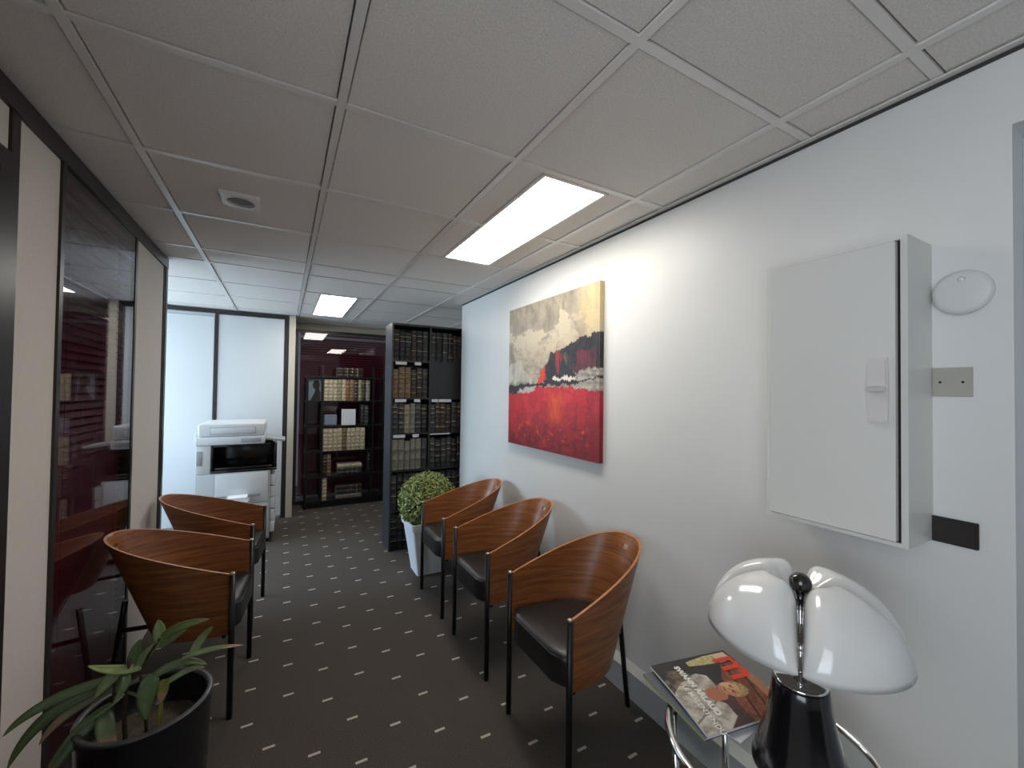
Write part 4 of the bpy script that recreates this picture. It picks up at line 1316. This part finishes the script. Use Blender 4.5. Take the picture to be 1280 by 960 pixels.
# ------------------------------------------------------------------ magazines
def mag_col(s, t):
    """s along the reading direction (0..1), t from the foot of the cover to the head (0..1)"""
    n1 = fbm(s, t, 9, 2.0); n2 = fbm(s, t, 30, 4.0)
    c = mixc(S3(52, 48, 44), S3(40, 36, 34), 0.5+n1)
    # brick building on the right, towards the head
    if t > 0.50+0.55*max(0, 0.62-s) and s > 0.22 and t > 0.95-0.75*s:
        c = mixc(S3(146, 84, 56), S3(104, 54, 38), 0.5+0.9*n1)
        if (t*14+s*3.5) % 2 < 0.35:
            c = S3(72, 36, 28)
        if t > 0.90 and s > 0.3:
            c = S3(176, 120, 92)
    # warm shade of the man's right side
    if s > 0.45 and t > 0.15 and t < 0.55 and s+t > 1.0:
        c = mixc(S3(84, 52, 48), S3(60, 44, 42), 0.5+n1)
    # lit awning strip near the head
    if in_poly(s, t, [(0.03, 0.97), (0.03, 0.68), (0.07, 0.42), (0.145, 0.41), (0.17, 0.55), (0.20, 0.85), (0.17, 0.98)]):
        c = mixc(S3(206, 194, 140), S3(170, 150, 96), 0.4+n2)
        if t > 0.80:
            c = mixc(c, S3(226, 196, 176), 0.7)
    # shirt
    if in_poly(s, t, [(0.30, 0.28), (0.27, 0.40), (0.34, 0.50), (0.52, 0.50), (0.56, 0.38), (0.66, 0.34), (0.74, 0.43), (0.90, 0.42), (1.01, 0.26), (1.01, 0.0), (0.48, 0.0), (0.34, 0.16)]):
        c = mixc(S3(206, 196, 184), S3(150, 140, 126), 0.45+0.9*n1)
        if abs((s*1.1-t*0.9)-0.30) < 0.012 or abs((s*1.0+t*0.5)-0.86) < 0.012:
            c = S3(130, 118, 106)
    if in_poly(s, t, [(0.15, 0.12), (0.18, 0.30), (0.30, 0.34), (0.36, 0.16), (0.47, 0.0), (0.30, 0.0)]):
        c = mixc(S3(124, 108, 88), S3(64, 54, 46), 0.5+1.2*n1)
    # neck, face, hair (head tilted toward the reading direction)
    if in_poly(s, t, [(0.50, 0.44), (0.52, 0.34), (0.60, 0.30), (0.69, 0.34), (0.70, 0.48), (0.62, 0.55)]):
        c = S3(178, 112, 82)
    hx, hy_ = (s-0.585)*0.264, (t-0.605)*0.290
    ca, sa = math.cos(0.30), math.sin(0.30)
    px, py = hx*ca-hy_*sa, hx*sa+hy_*ca
    if (px/0.030)**2+((py-0.012)/0.040)**2 < 1:
        c = mixc(S3(186, 160, 106), S3(142, 112, 70), 0.5+1.4*n2)
    if (px/0.0245)**2+((py+0.004)/0.033)**2 < 1:
        c = mixc(S3(222, 172, 130), S3(176, 108, 78), 0.35+px*22+0.3*n2)
        for ex in (-0.010, 0.010):
            if abs(px-ex) < 0.0052 and abs(py-0.004) < 0.0022:
                c = S3(70, 44, 34)
            if abs(px-ex) < 0.0065 and abs(py-0.0095) < 0.0013:
                c = S3(120, 82, 52)
        if abs(px-0.001) < 0.0022 and -0.008 < py < 0.002:
            c = mixc(c, S3(150, 84, 62), 0.7)
        if abs(px) < 0.0085 and abs(py+0.0175) < 0.0022:
            c = S3(150, 66, 60)
        if py < -0.022:
            c = mixc(c, S3(150, 92, 66), 0.5)
    return c
MA, MB, MD = Vector((1.022, 0.929)), Vector((1.307, 0.877)), Vector((0.949, 0.675))
ax_t = MB-MA          # foot -> head (length 0.29)
ax_s = MD-MA          # reading direction
mg = thing('magazine', 'glossy magazine with man in white shirt, topmost on glass table', 'magazine', (MA.x, MA.y, 0.622))
def mpos(s, t, z=0.0):
    v = ax_s*s+ax_t*t
    return (v.x, v.y, z+0.004*math.sin(PI*s)+0.006*(1-s)*(1-t))
bm = bmesh.new()
def slab(bm, P4, z0, z1):
    A = [bm.verts.new((x, y, z0)) for x, y in P4]; B = [bm.verts.new((x, y, z1)) for x, y in P4]
    bm.faces.new(A[::-1]); bm.faces.new(B)
    for k in range(4):
        bm.faces.new((A[k], A[(k+1) % 4], B[(k+1) % 4], B[k]))
NS_ = 16
lo = [[bm.verts.new(mpos(i/NS_, j/8, -0.006)) for j in range(9)] for i in range(NS_+1)]
hi = [[bm.verts.new(mpos(i/NS_, j/8, -0.0006)) for j in range(9)] for i in range(NS_+1)]
for i in range(NS_):
    for j in range(8):
        bm.faces.new((hi[i][j], hi[i+1][j], hi[i+1][j+1], hi[i][j+1])); bm.faces.new((lo[i][j], lo[i][j+1], lo[i+1][j+1], lo[i+1][j]))
for i in range(NS_):
    bm.faces.new((lo[i][0], lo[i+1][0], hi[i+1][0], hi[i][0])); bm.faces.new((lo[i][8], hi[i][8], hi[i+1][8], lo[i+1][8]))
for j in range(8):
    bm.faces.new((lo[0][j], hi[0][j], hi[0][j+1], lo[0][j+1])); bm.faces.new((lo[NS_][j], lo[NS_][j+1], hi[NS_][j+1], hi[NS_][j]))
obj('pages', bm, M['paper'], mg)
colour_grid('front_cover', 150, 160, lambda u, v: mpos(u, v, 0.0), mag_col, M['print'], mg)
def cover_text(body, s, t, size, col, bold=0.0, sx=1.0, name='cover_lettering'):
    cu = bpy.data.curves.new('lettering', 'FONT')
    cu.body = body
    cu.size = size
    cu.offset = bold
    cu.extrude = 0.0002
    ob = bpy.data.objects.new('tmp', cu)
    C.objects.link(ob)
    dg = bpy.context.evaluated_depsgraph_get()
    me = bpy.data.meshes.new_from_object(ob.evaluated_get(dg))
    bpy.data.objects.remove(ob)
    es, et_ = ax_s.normalized(), ax_t.normalized()
    for v in me.vertices:
        ss_ = s+v.co.x*sx/ax_s.length
        tt = t+v.co.y/ax_t.length
        p = mpos(ss_, tt, 0.0012+v.co.z)
        v.co = p
    o = link(name, me, col, mg)
    return o
M['ink_red'] = mat('red_orange_ink', S3(226, 66, 38)+(1,), 0.35)
M['ink_white'] = mat('white_ink', S3(236, 234, 228)+(1,), 0.35)
cover_text('m', 0.10, 0.745, 0.150, M['ink_red'], 0.0022, 0.95)['label'] = 'large red masthead lettering'
cover_text('SWANN ARLAUD', 0.11, 0.235, 0.0245, M['ink_white'], 0.0013)['label'] = 'white name lettering'
cover_text('LE MALENTENDU', 0.40, 0.135, 0.0215, M['ink_white'], 0.0004)['label'] = 'white lettering over the shirt'
# grey catalogue and white leaflets beneath
def flat_mag(name, label, cx, cy, ang, sx, sy, z0, z1, m, spine=None):
    t = thing(name, label, 'magazine', (cx, cy, z0), ang, 'magazines under the topmost magazine')
    bm = bmesh.new(); box(bm, -sx/2, sx/2, -sy/2, sy/2, z1-z0-0.0015, z1-z0, bev=0.0004); box(bm, -sx/2, sx/2, -sy/2, sy/2, 0, 0.0015, bev=0.0004); obj('cover', bm, m, t)
    bm = bmesh.new(); box(bm, -sx/2, -sx/2+0.002, -sy/2, sy/2, 0.0015, z1-z0-0.0015); obj('spine', bm, spine or m, t)
    bm = bmesh.new(); box(bm, -sx/2+0.002, sx/2-0.003, -sy/2+0.002, sy/2-0.002, 0.0016, z1-z0-0.0016); obj('pages', bm, M['paper'], t)
    return t
flat_mag('magazine', 'pale magazine at bottom of the pile, jutting out toward the lamp', 1.120, 0.768, math.radians(4), 0.215, 0.250, TZ+0.0105, TZ+0.0142, M['cardw'])
flat_mag('magazine', 'dark grey magazine with green spine, middle of the table pile', 1.110, 0.778, math.radians(-10.3), 0.292, 0.250, TZ+0.0146, TZ+0.0222, M['greymag'], spine=M['greenmag'])

# ------------------------------------------------------------------ table lamp
LX_, LY_ = 1.086, 0.531
lm = thing('table_lamp', 'table lamp with white four-lobed shade on glossy black base', 'lamp', (LX_, LY_, 0))
ZB = TZ+0.0022
bm = bmesh.new()
lathe(bm, [(0, ZB), (0.094, ZB), (0.1000, ZB+0.004), (0.1005, ZB+0.012), (0.094, ZB+0.035), (0.083, ZB+0.07), (0.073, ZB+0.11), (0.066, ZB+0.145), (0.0605, ZB+0.18), (0.057, ZB+0.205), (0.0545, ZB+0.209), (0, ZB+0.209)], 64)
obj('base', bm, M['lampblack'], lm)
bm = bmesh.new(); lathe(bm, [(0, ZB+0.2095), (0.054, ZB+0.2095), (0.0545, ZB+0.2125), (0.050, ZB+0.216), (0.030, ZB+0.2165), (0.020, ZB+0.222), (0.011, ZB+0.235), (0, ZB+0.235)], 48); obj('chrome_collar', bm, M['chrome'], lm)
bm = bmesh.new(); tube(bm, [(0, 0, ZB+0.2352), (0, 0, 1.010)], 0.0085, 16); obj('stem', bm, M['chrome'], lm)
bm = bmesh.new()
bmesh.ops.create_uvsphere(bm, u_segments=28, v_segments=18, radius=0.0235, matrix=Matrix.Translation((0, 0, 1.034)))
lathe(bm, [(0, 0.985), (0.0135, 0.985), (0.0125, 1.012), (0, 1.012)], 24)
obj('finial', bm, M['lampblack'], lm, smooth=True)
ZRIM, HL, RL = 0.917, 0.147, 0.202
view_a = math.atan2(-LY_, -LX_)
for q in range(4):
    a0 = view_a+PI/4+q*PI/2
    bm = bmesh.new()
    NR, NA = 30, 36
    def lobe(i, j, ins):
        rr_ = i/NR
        t = -1+2*j/NA
        t = math.copysign(1-(1-abs(t))**1.5, t)
        rr_ = 1-(1-rr_)**1.6
        R_ = RL*(1-0.055*abs(t)**8)-ins
        r = 0.020+(R_-0.020)*rr_
        half = PI/4
        # constant gap to the neighbouring lobe
        phi = t*half
        x, y = r*math.cos(phi), r*math.sin(phi)
        gap = 0.0042+ins
        # pull the sides away from the gap planes
        px = x*math.cos(half)-abs(y)*math.sin(half)
        shrink = (1-gap/max(r*math.sin(half), gap*1.05))
        y *= max(shrink, 0.02)
        prof = (1-rr_**2.5)**0.52
        inner = 0.70+0.30*ss(0.0, 0.36, rr_)
        side = (1-abs(t)**5)**0.42 if abs(t) < 1 else 0
        edge = 0.0
        z = (HL-ins)*prof*inner*side
        ca, sa = math.cos(a0), math.sin(a0)
        return Vector((x*ca-y*sa, x*sa+y*ca, ZRIM+z))
    G = [[[bm.verts.new(lobe(i, j, ins)) for j in range(NA+1)] for i in range(NR+1)] for ins in (0.0, 0.003)]
    for i in range(NR):
        for j in range(NA):
            for g_ in (0, 1):
                A = G[g_]
                fc = bm.faces.new((A[i][j], A[i][j+1], A[i+1][j+1], A[i+1][j])); fc.smooth = True
    for j in range(NA):
        bm.faces.new((G[0][NR][j], G[0][NR][j+1], G[1][NR][j+1], G[1][NR][j]))
        bm.faces.new((G[0][0][j], G[1][0][j], G[1][0][j+1], G[0][0][j+1]))
    for i in range(NR):
        bm.faces.new((G[0][i][0], G[0][i+1][0], G[1][i+1][0], G[1][i][0]))
        bm.faces.new((G[0][i][NA], G[1][i][NA], G[1][i+1][NA], G[0][i+1][NA]))
    bmesh.ops.remove_doubles(bm, verts=bm.verts[:], dist=0.00005)
    obj('shade_lobe', bm, M['opal'], lm)
# arms that carry the lobes
for q in range(4):
    a0 = view_a+PI/4+q*PI/2
    bm = bmesh.new(); tube(bm, [(0, 0, ZRIM+0.01), (0.09*math.cos(a0), 0.09*math.sin(a0), ZRIM+0.03)], 0.003, 6); obj('shade_arm', bm, M['chrome'], lm)
